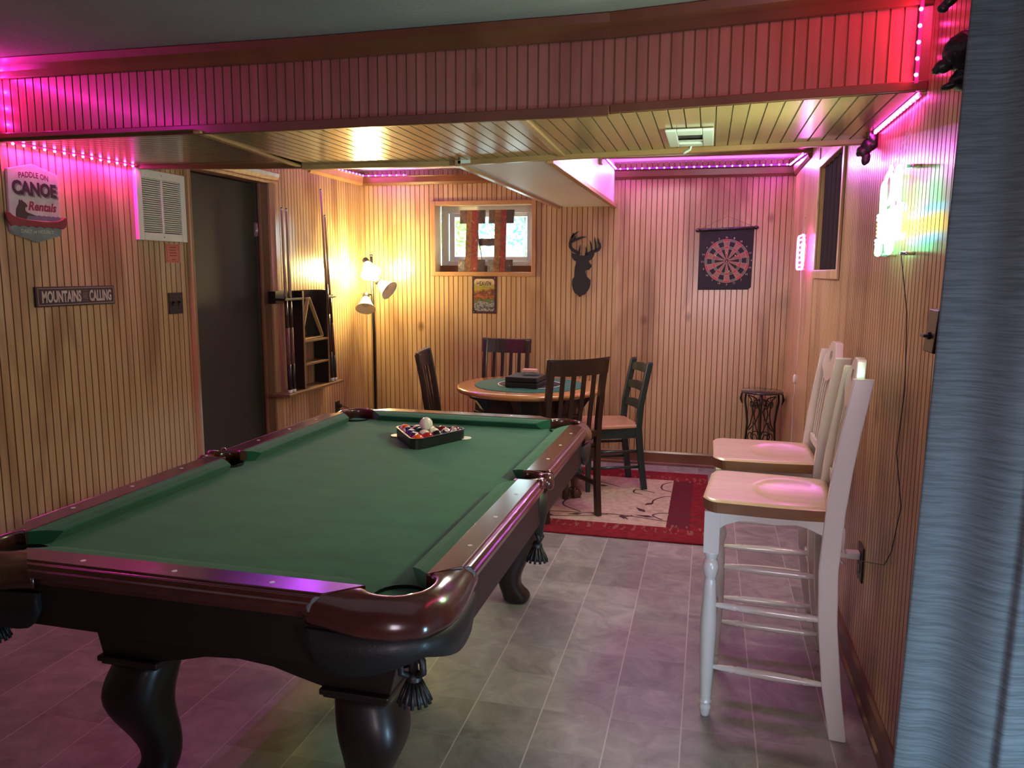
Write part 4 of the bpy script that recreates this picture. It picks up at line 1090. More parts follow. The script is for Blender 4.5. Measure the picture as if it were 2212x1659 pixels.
# ================================================================ dark slat-back dining chairs
def dining_chair(label, loc, rz):
    """faces +y, origin on the floor under the seat centre"""
    t = thing('dining_chair', label, 'chair', loc, rz, 'dark slat back chairs around the card table')
    m = MB(); out = [(-.185, -.19), (.185, -.19), (.205, .12), (.20, .18), (.17, .205), (-.17, .205), (-.20, .18), (-.205, .12)]
    m.prism(out, lambda u, v, h: (u, v, h), .432, .458); m.build('seat', 'espresso', t, bevel=.008)
    for sx in (-1, 1):
        m = MB()
        pr = [(-.215, 0), (-.198, .2), (-.19, .44), (-.20, .60), (-.228, .80), (-.262, .985)]
        m.rings([[(sx*.178+dx, y+dy, z) for dx, dy in ((-.017, -.017), (.017, -.017), (.017, .019), (-.017, .019))] for y, z in pr], smooth=False)
        m.build('back_post', 'espresso', t, bevel=.003)
        m = MB(); m.rings([[(sx*.172+dx*k, .175+dy*k, z) for dx, dy in ((-.019, -.019), (.019, -.019), (.019, .019), (-.019, .019))] for z, k in ((0, .8), (.2, .9), (.435, 1))], smooth=False)
        m.build('leg', 'espresso', t, bevel=.003)
        m = MB(); m.bar((sx*.176, -.195, .20), (sx*.172, .175, .20), .02, .028); m.build('stretcher', 'espresso', t, bevel=.003)
    m = MB(); m.bar((-.16, -.185, .395), (.16, -.185, .395), .02, .07); m.bar((-.16, .18, .395), (.16, .18, .395), .02, .07)
    for sx in (-1, 1): m.bar((sx*.175, -.17, .395), (sx*.172, .165, .395), .02, .07)
    m.build('apron', 'espresso', t, bevel=.002)
    m = MB(); rs = []
    for i in range(13):
        x = -.206+.412*i/12; cv = -.030*(1-(x/.206)**2)
        tilt = [(0, .890, .0), (.022, .890, 0), (.022+.0, .988, -.018), (0.0, .992, -.018)]
        rs.append([(x, -.252+cv+d+ty, z+.006*(abs(x)/.206)**2) for d, z, ty in tilt])
    m.rings(rs, smooth=False); m.build('top_rail', 'espresso', t, bevel=.003)
    m = MB(); m.bar((-.165, -.201, .52), (.165, -.201, .52), .016, .04); m.build('lower_rail', 'espresso', t, bevel=.002)
    for k in range(4):
        x = -.105+.07*k; cv = -.022*(1-(x/.206)**2)
        m = MB(); m.rings([[(x+dx, y+dy, z) for dx, dy in ((-.014, -.006), (.014, -.006), (.014, .006), (-.014, .006))] for y, z in ((-.201, .52), (-.212+cv*.5, .65), (-.228+cv*.9, .78), (-.243+cv, .895))], smooth=False)
        m.build('slat', 'espresso', t, bevel=.002)
    m = MB(); m.bar((-.17, .02, .20), (.17, .02, .20), .02, .025); m.build('stretcher', 'espresso', t, bevel=.002)
    return t
dc = dining_chair('dark slat back chair nearest the pool table, its back to the camera', (-.879, 4.655, .011), radians(40)); dc.scale = (1, 1, .985)
copy_thing(dc, (-1.475, 4.67, .011), radians(-80), 'dark slat back chair seen edge-on at the left of the card table')
bc_ = copy_thing(dc, (-1.40, 5.215, .011), radians(181), 'dark slat back chair behind the card table against the back wall'); bc_.scale = (.88, 1, 1)

# dark green ladder-back chair
gcl, gcr = (-.661, 5.33, .011), radians(114)
g = thing('ladder_back_chair', 'dark green ladder back chair with bare wood seat right of the card table', 'chair', gcl, gcr)
m = MB(); m.prism([(-.175, -.19), (.175, -.19), (.205, .12), (.20, .175), (.17, .20), (-.17, .20), (-.20, .175), (-.205, .12)], lambda u, v, h: (u, v, h), .430, .455)
m.build('seat', wood('chair_seat_wood', (.52, .30, .18), (.42, .22, .13), scale=(16, 2.4, 16), rough=.3, coat=.4, knots=False), g, bevel=.008)
for sx in (-1, 1):
    m = MB(); pr = [(-.235, 0), (-.205, .22), (-.185, .43), (-.195, .58), (-.225, .74), (-.25, .865)]
    m.rings([[(sx*.165+dx, y+dy, z) for dx, dy in ((-.015, -.02), (.015, -.02), (.015, .022), (-.015, .022))] for y, z in pr]+[[(sx*.165+dx*.7, -.256+dy*.6, .876) for dx, dy in ((-.015, -.02), (.015, -.02), (.015, .022), (-.015, .022))]], smooth=False)
    m.build('back_post', 'green_paint', g, bevel=.004)
    m = MB(); m.rings([[(sx*.17+dx*k, .165+dy*k, z) for dx, dy in ((-.02, -.02), (.02, -.02), (.02, .02), (-.02, .02))] for z, k in ((0, .7), (.2, .9), (.43, 1))], smooth=False); m.build('leg', 'green_paint', g, bevel=.004)
    for z in (.16, .27):
        m = MB(); m.tube([(sx*.167, -.205, z), (sx*.17, .16, z)], .010, 8); m.build('stretcher', 'green_paint', g)
m = MB(); m.bar((-.15, -.18, .395), (.15, -.18, .395), .02, .065); m.bar((-.15, .17, .395), (.15, .17, .395), .02, .065)
for sx in (-1, 1): m.bar((sx*.166, -.17, .395), (sx*.17, .16, .395), .02, .065)
m.build('apron', 'green_paint', g, bevel=.002)
for z in (.20, .31):
    m = MB(); m.tube([(-.165, .165, z), (.165, .165, z)], .010, 8); m.build('stretcher', 'green_paint', g)
for z, y in ((.565, -.195), (.69, -.215), (.815, -.240)):
    m = MB(); rs = []
    for i in range(11):
        x = -.155+.31*i/10; cv = -.025*(1-(x/.155)**2); up = .014*(1-(x/.155)**2)
        rs.append([(x, y+cv, z-.022), (x, y+cv+.014, z-.022), (x, y+cv+.008, z+.026+up), (x, y+cv-.006, z+.026+up)])
    m.rings(rs, smooth=False); m.build('ladder_slat', 'green_paint', g, bevel=.002)

# ================================================================ white bar stools
def stool_seat_mesh():
    m = MB(); nx_, ny_ = 34, 34
    def inside(u, v):   # outline: rounded front, narrowing to the rear
        x = -.235+.395*u
        hw = .212-.02*max(0, (x+.05)/.21)**2
        if u < .12: hw -= .05*((.12-u)/.12)**2
        return x, (v*2-1)*hw
    top = []; bot = []
    for i in range(nx_+1):
        for j in range(ny_+1):
            u, v = i/nx_, j/ny_; x, y = inside(u, v)
            dip = 0
            q = ((x-.03)/.115)**2+(y/.145)**2
            if q < 1: dip = .011*(1-q)**.6
            e = min(u, 1-u, v, 1-v); rd = .006*max(0, 1-e/.03)**2
            top.append((x, y, .758-dip-rd))
    W_ = ny_+1
    m.add(top, [(i*W_+j, (i+1)*W_+j, (i+1)*W_+j+1, i*W_+j+1) for i in range(nx_) for j in range(ny_)], 0, True)
    rim = [(i, 0) for i in range(nx_)]+[(nx_, j) for j in range(ny_)]+[(i, ny_) for i in range(nx_, 0, -1)]+[(0, j) for j in range(ny_, 0, -1)]
    rp = [top[i*W_+j] for i, j in rim]; n_ = len(rp)
    m.add(rp+[(x*.985, y*.985, .716) for x, y, z in rp], [(k, n_+k, n_+(k+1) % n_, (k+1) % n_) for k in range(n_)]+[tuple(range(2*n_-1, n_-1, -1))], 1)
    return m
def turned(m, a, b_, rs):
    """turned spindle from a to b with radii list"""
    a = Vector(a); b_ = Vector(b_); k = len(rs)
    m.tube([a+(b_-a)*i/(k-1) for i in range(k)], rs, 10)
def smooth_prof(keys, n_):
    out = []
    for i in range(n_):
        t = i/(n_-1)
        for (t0, r0), (t1, r1) in zip(keys, keys[1:]):
            if t <= t1+1e-9: q = (t-t0)/max(t1-t0, 1e-6); out.append(r0+(r1-r0)*(q*q*(3-2*q))); break
    return out
STR = smooth_prof([(0, .007), (.12, .010), (.2, .013), (.215, .009), (.23, .013), (.5, .015), (.77, .013), (.785, .009), (.8, .013), (.88, .010), (1, .007)], 44)
def bar_stool(label, loc, rz):
    """faces -x; origin on the floor under the seat"""
    t = thing('bar_stool', label, 'bar stool', loc, rz, 'white bar stools along the right wall')
    stool_seat_mesh().build('seat', ['seat_wood', 'seat_edge'], t)
    P_ = [(.216, 0), (.187, .18), (.166, .38), (.158, .56), (.167, .74), (.180, .88), (.196, 1.0), (.212, 1.10), (.222, 1.168)]
    for sy in (-1, 1):
        m = MB(); rs = []
        for i, (x, z) in enumerate(P_):
            wx = .029 if i else .026
            rs.append([(x-wx, sy*.186-.014, z), (x+wx, sy*.186-.014, z), (x+wx, sy*.186+.014, z), (x-wx, sy*.186+.014, z)])
        m.rings(rs, smooth=False)
        m.build('back_post', 'white_gloss', t, bevel=.004)
        m = MB(); m.rings([[(-.2+dx, sy*.178+dy, z) for dx, dy in ((-.025, -.022), (.025, -.022), (.025, .022), (-.025, .022))] for z in (.575, .716)], smooth=False)
        keys = [(0, .014), (.035, .017), (.055, .021), (.075, .017), (.09, .023), (.105, .018), (.12, .019), (.30, .023), (.55, .027), (.80, .021), (.845, .017), (.86, .022), (.905, .027), (.94, .024), (.955, .017), (.97, .020), (.985, .024), (1, .024)]
        rr_ = smooth_prof(keys, 90); m.lathe([(r, .578*i/89) for i, r in enumerate(rr_)], (-.2, sy*.178, 0), n=18)
        m.build('leg', 'white_gloss', t, bevel=.002)
        for z in (.395, .178):
            m = MB(); turned(m, (-.185, sy*.181, z), (.175, sy*.186, z), STR); m.build('stretcher', 'white_gloss', t)
        m = MB(); pts = [(-.18, .716), (.15, .716), (.15, .655)]+[(.15-.33*i/16, .672+.022*sin(pi*i/16)-.006*cos(4*pi*i/16)) for i in range(1, 16)]+[(-.18, .655)]
        m.prism(pts, lambda u, v, h: (u, h, v), sy*.176-.009, sy*.176+.009); m.build('apron', 'white_gloss', t)
    m = MB(); pts = [(-.16, .716), (.16, .716), (.16, .655)]+[(.16-.32*i/16, .672+.022*sin(pi*i/16)) for i in range(1, 16)]+[(-.16, .655)]
    m.prism(pts, lambda u, v, h: (h, u, v), -.209, -.191); m.build('apron', 'white_gloss', t)
    for z in (.28,):
        m = MB(); turned(m, (-.2, -.17, z), (-.2, .17, z), STR); m.build('stretcher', 'white_gloss', t)
    m = MB(); turned(m, (.175, -.18, .30), (.175, .18, .30), STR); m.build('stretcher', 'white_gloss', t)
    # crest with hand hole
    m = MB(); oz = []
    def crest_top(y): q = abs(y)/.172; return 1.150+.062*(1-min(1, max(0, (q-.22)/.62))**2*(3-2*min(1, max(0, (q-.22)/.62))))
    N2 = 28
    outer = [(-.172+.344*i/N2, crest_top(-.172+.344*i/N2)) for i in range(N2+1)]
    lower = [(.172-.344*i/N2, 1.075+.022*cos(pi*(.172-.344*i/N2)/.344*2)*-1) for i in range(N2+1)]
    hole = [(.030*cos(2*pi*i/20), 1.155+.021*sin(2*pi*i/20)) for i in range(20)]
    def xat(z): return .195+(z-1.0)*.16
    ring_o = outer+lower; no = len(ring_o)
    import bisect
    # match the outline to the hole by angle so the face is a clean ring
    def ang(p): return atan2(p[1]-1.155, p[0]) % (2*pi)
    K = 72; ro = []
    for k in range(K):
        a = 2*pi*k/K; best = None; d = Vector((cos(a), sin(a)))
        for i in range(no):
            p, q = ring_o[i], ring_o[(i+1) % no]
            p = Vector((p[0], p[1]-1.155)); q = Vector((q[0], q[1]-1.155)); e = q-p; den = d.x*e.y-d.y*e.x
            if abs(den) < 1e-9: continue
            s = (p.x*e.y-p.y*e.x)/den; u = (p.x*d.y-p.y*d.x)/den
            if s > 0 and -1e-6 <= u <= 1+1e-6: best = s if best is None else min(best, s)
        ro.append((cos(a)*best, 1.155+sin(a)*best))
    rh = [(.032*cos(2*pi*k/K), 1.155+.022*sin(2*pi*k/K)) for k in range(K)]
    def lay(rg, off): return [(xat(z)+off-.02*(1-(y/.172)**2)*0, y, z) for y, z in rg]
    m.rings([lay(rh, -.016), lay(ro, -.016), lay(ro, .012), lay(rh, .012), lay(rh, -.016)], smooth=False, cap=False)
    m.build('crest_rail', 'white_gloss', t, bevel=.003)
    m = MB(); m.bar((.176, -.172, .795), (.176, .172, .795), .022, .035); m.build('lower_rail', 'white_gloss', t, bevel=.003)
    for k in range(6):
        y = -.125+.05*k
        m = MB(); m.rings([[(x+dx, y+dy, z) for dx, dy in ((-.006, -.009), (.006, -.009), (.006, .009), (-.006, .009))] for x, z in ((.176, .80), (.186, .92), (.200, 1.03), (.208, 1.09))], smooth=False)
        m.build('spindle', 'white_gloss', t, bevel=.002)
    return t
bs = bar_stool('white bar stool with bare wood seat, the nearer of the pair', (.256, 2.712, 0), radians(-5))
copy_thing(bs, (.278, 3.32, 0), radians(0), 'white bar stool with bare wood seat, standing behind the nearer one')

# ================================================================ wrought iron plant stand in the far corner
ps = thing('plant_stand', 'black wrought iron stand with round top in the far right corner', 'plant stand', (.40, 5.83, 0))
m = MB(); m.lathe([(0, .632), (.142, .632), (.148, .636), (.148, .642), (.142, .648), (0, .648)], n=40, cap=False); m.build('top', 'black_gloss', ps)
def arc(c, r_, a0, a1, n_=14): return [(c[0]+r_*cos(radians(a0+(a1-a0)*i/(n_-1))), c[1]+r_*sin(radians(a0+(a1-a0)*i/(n_-1)))) for i in range(n_)]
for k in range(3):
    a = radians(-95+120*k); e = Vector((cos(a), sin(a), 0))
    m = MB()
    pr = [(.13, .63), (.135, .56), (.12, .48), (.11, .40), (.115, .30), (.13, .18), (.15, .06), (.165, 0.006)]
    m.tube([e*r_+Vector((0, 0, z)) for r_, z in pr], .008, 8); m.build('leg', 'black_metal', ps)
for k in range(3):
    a = radians(-95+120*k); b2 = radians(-95+120*(k+1))
    A_ = Vector((cos(a), sin(a), 0))*.12; B_ = Vector((cos(b2), sin(b2), 0))*.12
    f = lambda u, z, A_=A_, B_=B_: A_+(B_-A_)*u+Vector((0, 0, z))
    m = MB()
    m.tube([f(.06, .60), f(.3, .58), f(.45, .48), f(.32, .40), f(.10, .34)], .0045, 6); m.tube([f(.94, .60), f(.7, .58), f(.55, .48), f(.68, .40), f(.90, .34)], .0045, 6)
    for s_ in (.35, .65):
        m.tube([f(s_+x/.2, .30+y) for x, y in arc((0, 0), .035, -80, 260)], .004, 6)
        m.tube([f(s_+x/.2, .545+y) for x, y in arc((0, 0), .022, -60, 280)], .0035, 6)
    m.tube([f(.5, .42), f(.5, .30), f(.42, .22), f(.2, .18), f(.05, .12)], .0045, 6); m.tube([f(.5, .30), f(.58, .22), f(.8, .18), f(.95, .12)], .0045, 6)
    m.tube([f(0.02, .20), f(.98, .20)], .004, 6)
    m.build('scrollwork', 'black_metal', ps)
    m = MB(); e = Vector((cos(a), sin(a), 0)); m.tube([e*.13+Vector((0, 0, .625)), e*.165+Vector((0, 0, .61)), e*.172+Vector((0, 0, .57)), e*.16+Vector((0, 0, .535))], [.005, .005, .009, .003], 7); m.build('leaf_curl', 'black_metal', ps)
# ================================================================ things on the left wall
LWP = lambda d: (lambda u, v, h: (XL+d+h, u, v))
MT['sign_white'] = plain('sign_white', (.56, .50, .52), .5, noise=.12, nscale=25)
MT['sign_ink'] = plain('sign_ink', (.035, .018, .028), .5)
MT['sign_red'] = plain('sign_red', (.22, .02, .035), .5, noise=.15, nscale=20)
MT['sign_grey'] = plain('sign_grey', (.17, .20, .23), .5, noise=.25, nscale=18)
MT['sign_shadow'] = plain('sign_shadow', (.24, .20, .23), .5)
MT['sign_bear'] = plain('sign_bear', (.05, .030, .030), .6)
MT['sign_pale'] = plain('sign_pale', (.42, .44, .43), .5)
so = Vector((XL, 2.78, 1.75))
def relw(d): return lambda u, v, h: (d+h, u-so.y, v-so.z)
sg = thing('canoe_sign', 'white shield shaped sign reading Paddle On Canoe Rentals under the pink LEDs', 'sign', so)
m = MB(); m.prism([(2.655, 1.888), (2.781, 1.920), (2.910, 1.888), (2.908, 1.640), (2.900, 1.628), (2.777, 1.595), (2.658, 1.628), (2.648, 1.640)], relw(0), .002, .016); m.build('board', 'sign_white', sg, bevel=.003)
wv = [(2.648, 1.672)]+[(2.648+.26*i/40, 1.672+.004*abs(sin(i*pi/5))) for i in range(1, 40)]+[(2.908, 1.672)]
m = MB(); m.prism([(2.6485, 1.640), (2.658, 1.6285), (2.777, 1.5955), (2.900, 1.6285), (2.9075, 1.640)]+wv[::-1], relw(.016), 0, .002); m.build('water', 'sign_grey', sg)
wv2 = [(2.735+.172*i/40, 1.706+.0035*abs(sin(i*pi/5.7))) for i in range(41)]
m = MB(); m.prism([(2.735, 1.688), (2.907, 1.688)]+wv2[::-1], relw(.016), 0, .0015); m.build('far_water', plain('sign_violet', (.16, .12, .22), .6), sg)
boat = [(2.627, 1.700), (2.633, 1.712), (2.645, 1.712), (2.662, 1.700), (2.690, 1.692), (2.74, 1.687), (2.82, 1.685), (2.885, 1.690), (2.915, 1.699), (2.926, 1.709), (2.936, 1.705), (2.938, 1.690), (2.930, 1.668), (2.916, 1.658)]+[(2.90-.25*i/24, 1.657+.0055*abs(sin(i*pi/4))) for i in range(25)]+[(2.640, 1.668), (2.630, 1.682)]
m = MB(); m.prism(boat, relw(.016), 0, .007); m.build('canoe', 'sign_red', sg, bevel=.0015)
bear = [(2.699, 1.768), (2.704, 1.760), (2.709, 1.768), (2.715, 1.762), (2.728, 1.755), (2.736, 1.745), (2.733, 1.739), (2.725, 1.739), (2.724, 1.725), (2.735, 1.717), (2.752, 1.713), (2.766, 1.710), (2.764, 1.705), (2.75, 1.706), (2.734, 1.705), (2.728, 1.688), (2.680, 1.690), (2.679, 1.705), (2.682, 1.728), (2.690, 1.742), (2.696, 1.752)]
m = MB(); m.prism(bear, relw(.016), 0, .005); m.build('bear_figure', 'sign_bear', sg, bevel=.001)
m = MB()
put_text(m, 'PADDLE ON', lambda u, v: (.0175, 2.706+.150*u-so.y, 1.856+.024*v+.008*sin(pi*u)-.002-so.z), .02)
m.build('lettering_paddle_on', plain('sign_maroon', (.09, .015, .03), .5), sg, recalc=False)
m = MB(); put_text(m, 'CANOE', lambda u, v: (.0168, 2.673+.228*u-so.y+.004, 1.784+.058*v-so.z-.002), .05); m.build('lettering_shade', 'sign_shadow', sg, recalc=False)
m = MB(); put_text(m, 'CANOE', lambda u, v: (.0178, 2.669+.226*u-so.y, 1.787+.059*v-so.z), .05); m.build('lettering_canoe', 'sign_ink', sg, recalc=False)
m = MB(); put_text(m, 'Rentals', lambda u, v: (.0175, 2.742+.142*u+.010*v-so.y, 1.727+.038*v-so.z), .035); m.build('lettering_rentals', 'sign_red', sg, recalc=False)
m = MB(); put_text(m, 'DAILY or HOURLY', lambda u, v: (.0195, 2.696+.168*u-so.y, 1.632+.016*v+.002*u-so.z), .03); m.build('lettering_daily_or_hourly', 'sign_pale', sg, recalc=False)

so = Vector((XL, 2.975, 1.366))
sg = thing('mountains_sign', 'narrow dark sign reading Mountains Are Calling', 'sign', so)
m = MB(); m.prism([(2.748, 1.322), (3.205, 1.322), (3.205, 1.409), (2.748, 1.409)], relw(0), .001, .014); m.build('board', 'sign_ink', sg, bevel=.002)
m = MB()
for a in ((2.756, 3.197, 1.329, 1.3315), (2.756, 3.197, 1.4, 1.4025), (2.756, 2.7585, 1.329, 1.4025), (3.1945, 3.197, 1.329, 1.4025)):
    m.box(.0142, .0152, a[0]-so.y, a[1]-so.y, a[2]-so.z, a[3]-so.z)
m.build('border', plain('sign_tan', (.40, .30, .2), .5), sg)
MT['sign_letter'] = plain('sign_letter', (.55, .46, .40), .5, noise=.2, nscale=40)
m = MB()
put_text(m, 'MOUNTAINS', lambda u, v: (.0150, 2.778+.218*u-so.y, 1.339+.052*v-so.z), .04); m.build('lettering_mountains', 'sign_letter', sg, recalc=False); m = MB(); put_text(m, 'CALLING', lambda u, v: (.0150, 3.045+.136*u-so.y, 1.339+.052*v-so.z), .04)
m.build('lettering_calling', 'sign_letter', sg, recalc=False)
m = MB(); put_text(m, 'ARE', lambda u, v: (.0150, 3.004+.031*u-so.y, 1.350+.030*v-so.z), .0)
m.box(.0142, .015, 3.003-so.y, 3.036-so.y, 1.342-so.z, 1.3432-so.z); m.box(.0142, .015, 3.003-so.y, 3.036-so.y, 1.3865-so.z, 1.3877-so.z)
m.build('small_lettering', plain('sign_dim', (.22, .17, .15), .5), sg, recalc=False)

# return air vent, notice, switch plate
vo = Vector((XL, 3.577, 1.81))
vt = thing('wall_vent', 'white louvred wall vent beside the door', 'vent', vo)
m = MB(); y0, y1, z0, z1 = 3.39-vo.y, 3.765-vo.y, 1.632-vo.z, 1.984-vo.z
for (a, b2, c_, d_2) in ((y0, y0+.04, z0, z1), (y1-.04, y1, z0, z1), (y0+.04, y1-.04, z0, z0+.04), (y0+.04, y1-.04, z1-.04, z1), (-.008, .008, z0+.04, z1-.04)):
    m.box(.0, .022, a, b2, c_, d_2)
m.build('frame', 'white_paint', vt, bevel=.003)
m = MB(); m.box(.001, .004, y0+.035, y1-.035, z0+.035, z1-.035); m.build('duct_back', 'grey_dark', vt)
m = MB(); K = 25
for i in range(K):
    z = z0+.046+(z1-z0-.092)*i/(K-1)
    for ya, yb in ((y0+.04, -.008), (.008, y1-.04)):
        m.add([(.005, ya, z+.0085), (.005, yb, z+.0085), (.019, yb, z-.0012), (.019, ya, z-.0012), (.005, ya, z+.0105), (.005, yb, z+.0105), (.0205, yb, z+.0032), (.0205, ya, z+.0032)], [(0, 1, 2, 3), (4, 7, 6, 5), (3, 2, 6, 7), (0, 4, 5, 1)])
m.build('louvres', 'white_paint', vt, recalc=False)
m = MB()
for y, z in ((0, z0+.02), (0, z1-.02)): m.lathe([(.005, .022), (.004, .0245), (0, .025)], (0, y, z), (1, 0, 0), 8)
m.build('screw', 'chrome', vt)
no = Vector((XL, 3.662, 1.572))
nt = thing('notice_card', 'small pink printed card on the wall below the white vent', 'card', no)
m = MB(); m.box(.0015, .003, -.056, .056, -.050, .050); m.build('card', plain('pink_card', (.62, .17, .12), .6), nt)
m = MB()
for a in ((-.047, .047, .041, .0425), (-.047, .047, -.0425, -.041), (-.047, -.0455, -.0425, .0425), (.0455, .047, -.0425, .0425)): m.box(.003, .0034, a[0], a[1], a[2], a[3])
for i, (w1, w2) in enumerate(((-.03, .03), (-.028, .022), (-.030, .026), (-.028, .030), (-.012, .018))):
    z = .031-.0145*i-(.006 if i == 4 else 0); m.box(.003, .0034, w1, w2, z-.0022, z+.0022)
m.build('printed_lines', plain('card_ink', (.20, .03, .03), .6), nt)
sw = thing('switch_plate', 'black double light switch plate beside the door', 'switch', (XL, 3.662, 1.307))
m = MB(); m.box(0, .006, -.057, .057, -.057, .057); m.build('plate', 'black', sw, bevel=.002)
for y in (-.023, .023):
    m = MB(); m.box(.006, .010, y-.006, y+.006, -.013, .013); m.box(.008, .018, y-.004, y+.004, .0, .010); m.build('toggle', 'black_gloss', sw)
m = MB()
for y in (-.023, .023):
    for z in (-.03, .03): m.lathe([(.003, .006), (.002, .0072), (0, .0074)], (0, y, z), (1, 0, 0), 8)
m.build('screw', 'black_gloss', sw)

# outlet and lamp plug near the rear left corner
ol = thing('outlet_plate', 'black wall outlet with the lamp cord, low on the left wall', 'outlet', (XL, 5.519, .42))
m = MB(); m.box(0, .006, -.036, .036, -.057, .057); m.build('plate', 'black', ol, bevel=.002)
m = MB()
for z in (-.02, .02): m.box(.006, .008, -.014, .014, z-.013, z+.013)
m.build('socket', 'black_gloss', ol)
oc = MB()
oc.box(.008, .034, -.012, .012, .008, .034)
oc.tube([(.03, 0, .02), (.055, .02, .012), (.07, .06, -.01), (.075, .10, -.06), (.08, .14, -.14), (.09, .18, -.26), (.10, .21, -.36), (.12, .22, -.414), (.16, .24, -.416)], .003, 6)
o = oc.build('lamp_cord', 'black'); o.location = (XL, 5.519, .42); tag(o, 'black lamp cord plugged into the outlet near the rear left corner', 'cord')

# ---------------------------------------------------------------- cue rack
RY = 5.0
cr_o = thing('cue_rack', 'black and brown wall cue rack with shelves beside the door', 'cue rack', (XL, RY, .66))
ry0, ry1 = 4.815-RY, 5.185-RY
MT['rack_brown'] = wood('rack_wood', (.20, .12, .065), (.13, .075, .04), scale=(14, 3, 3), rough=.35, knots=False)
for y in (ry0, ry1-.018):
    m = MB(); m.box(.002, .115, y, y+.018, .018, .69); sp_ = m.build('side_panel', 'black', cr_o, bevel=.002)
    m = MB(); m.box(.115, .119, y-.001, y+.019, .018, .69); m.build('edge_band', 'rack_brown', sp_)
m = MB(); m.box(.002, .012, ry0+.018, ry1-.018, .36, .69)
mir, N_, L_, b_ = new_mat('dark_mirror'); sv(b_, 'Base Color', (.30, .25, .22, 1)); sv(b_, 'Metallic', .9); sv(b_, 'Roughness', .06); MT['dark_mirror'] = mir
m.build('back_panel', 'dark_mirror', cr_o)
for z in (.335, .175):
    m = MB(); m.box(.002, .118, ry0+.018, ry1-.018, z, z+.016); m.build('shelf', 'rack_brown', cr_o, bevel=.002)
m = MB(); m.box(.002, .150, 4.555-RY, 5.34-RY, 0, .018); m.build('bottom_shelf', 'rack_brown', cr_o, bevel=.003)
for ya, yb in ((4.58-RY, ry0), (ry1, 5.30-RY)):
    m = MB(); m.box(.002, .055, ya, yb, .61, .69); m.box(.055, .125, ya, yb, .63, .645)
    for y in ([4.60, 4.655] if ya < 0 else [5.205, 5.255]): m.lathe([(.012, -.006), (.015, 0), (.012, .006)], (.118, y-RY, .64), (1, 0, 0), 12)
    m.build('cue_holder', 'black', cr_o, bevel=.002)
m = MB(); m.lathe([(.005, .012), (.005, .045), (.009, .048), (.009, .054), (0, .056)], (0, 4.985-RY, .632), (1, 0, 0), 10); m.build('peg', 'chrome', cr_o)
# wooden triangle standing on the upper shelf
m = MB()
pts3 = [(-.150, 0), (.150, 0), (0, .285)]
def tri3(r_):
    out = []
    P3 = [(-.138, .012), (.138, .012), (0.0, .27)]
    for (px, pz), a0 in zip(P3, (210, 330, 90)):
        for i in range(6):
            a = radians(a0-62+124*i/5); out.append((px+r_*cos(a), pz+r_*sin(a)))
    return out
pa, pb = tri3(.016), tri3(.006)
m.rings([[(-.012, y, z) for y, z in pa], [(.012, y, z) for y, z in pa], [(.012, y, z) for y, z in pb], [(-.012, y, z) for y, z in pb], [(-.012, y, z) for y, z in pa]], smooth=False, cap=False)
o = m.build('wooden_triangle', plain('pale_maple', (.62, .42, .18), .35, coat=.2), bevel=.001)
o.location = (XL+.078, 5.005, .66+.356); o.rotation_euler = (0, radians(-4), 0); tag(o, 'pale wooden ball triangle standing on the shelf of the cue rack', 'triangle')
# cues
def cue(label, y, y2, L, butt):
    t = thing('pool_cue', label, 'cue', (XL+.118, y, .6785), 0, 'cues in the wall rack')
    top = Vector((-.008, y2-y, L)); f = lambda s: top*s
    def seg(name, s0, s1, r0, r1, mat):
        q = MB(); q.tube([f(s0), f((s0+s1)/2), f(s1)], [r0, (r0+r1)/2, r1], 12); return q.build(name, mat, t)
    seg('bumper', 0, .02, .0145, .0145, 'white_plastic'); seg('butt', .02, .16, .0145, .0135, 'black'); seg('wrap', .16, .36, .0135, .0125, butt); seg('forearm', .36, .52, .0125, .0105, 'espresso')
    seg('shaft', .52, .985, .0105, .0068, plain('cue_maple', (.50, .34, .22), .3, coat=.3)); seg('ferrule', .985, .995, .0068, .0068, 'white_plastic'); seg('tip', .995, 1, .0068, .005, 'black')
MT['cue_wrap'] = plain('cue_wrap', (.16, .07, .07), .7, noise=.4, nscale=60)
cue('left outer pool cue in the rack, nearest the door', 4.615, 4.600, 1.205, 'cue_wrap')
cue('left inner pool cue in the rack, beside the black side panel', 4.662, 4.660, 1.205, 'cue_wrap')
cue('tallest pool cue in the rack, right of the wooden triangle', 5.215, 5.135, 1.375, 'espresso')
cue('rightmost pool cue in the rack, nearest the lamp', 5.262, 5.185, 1.20, 'cherry')

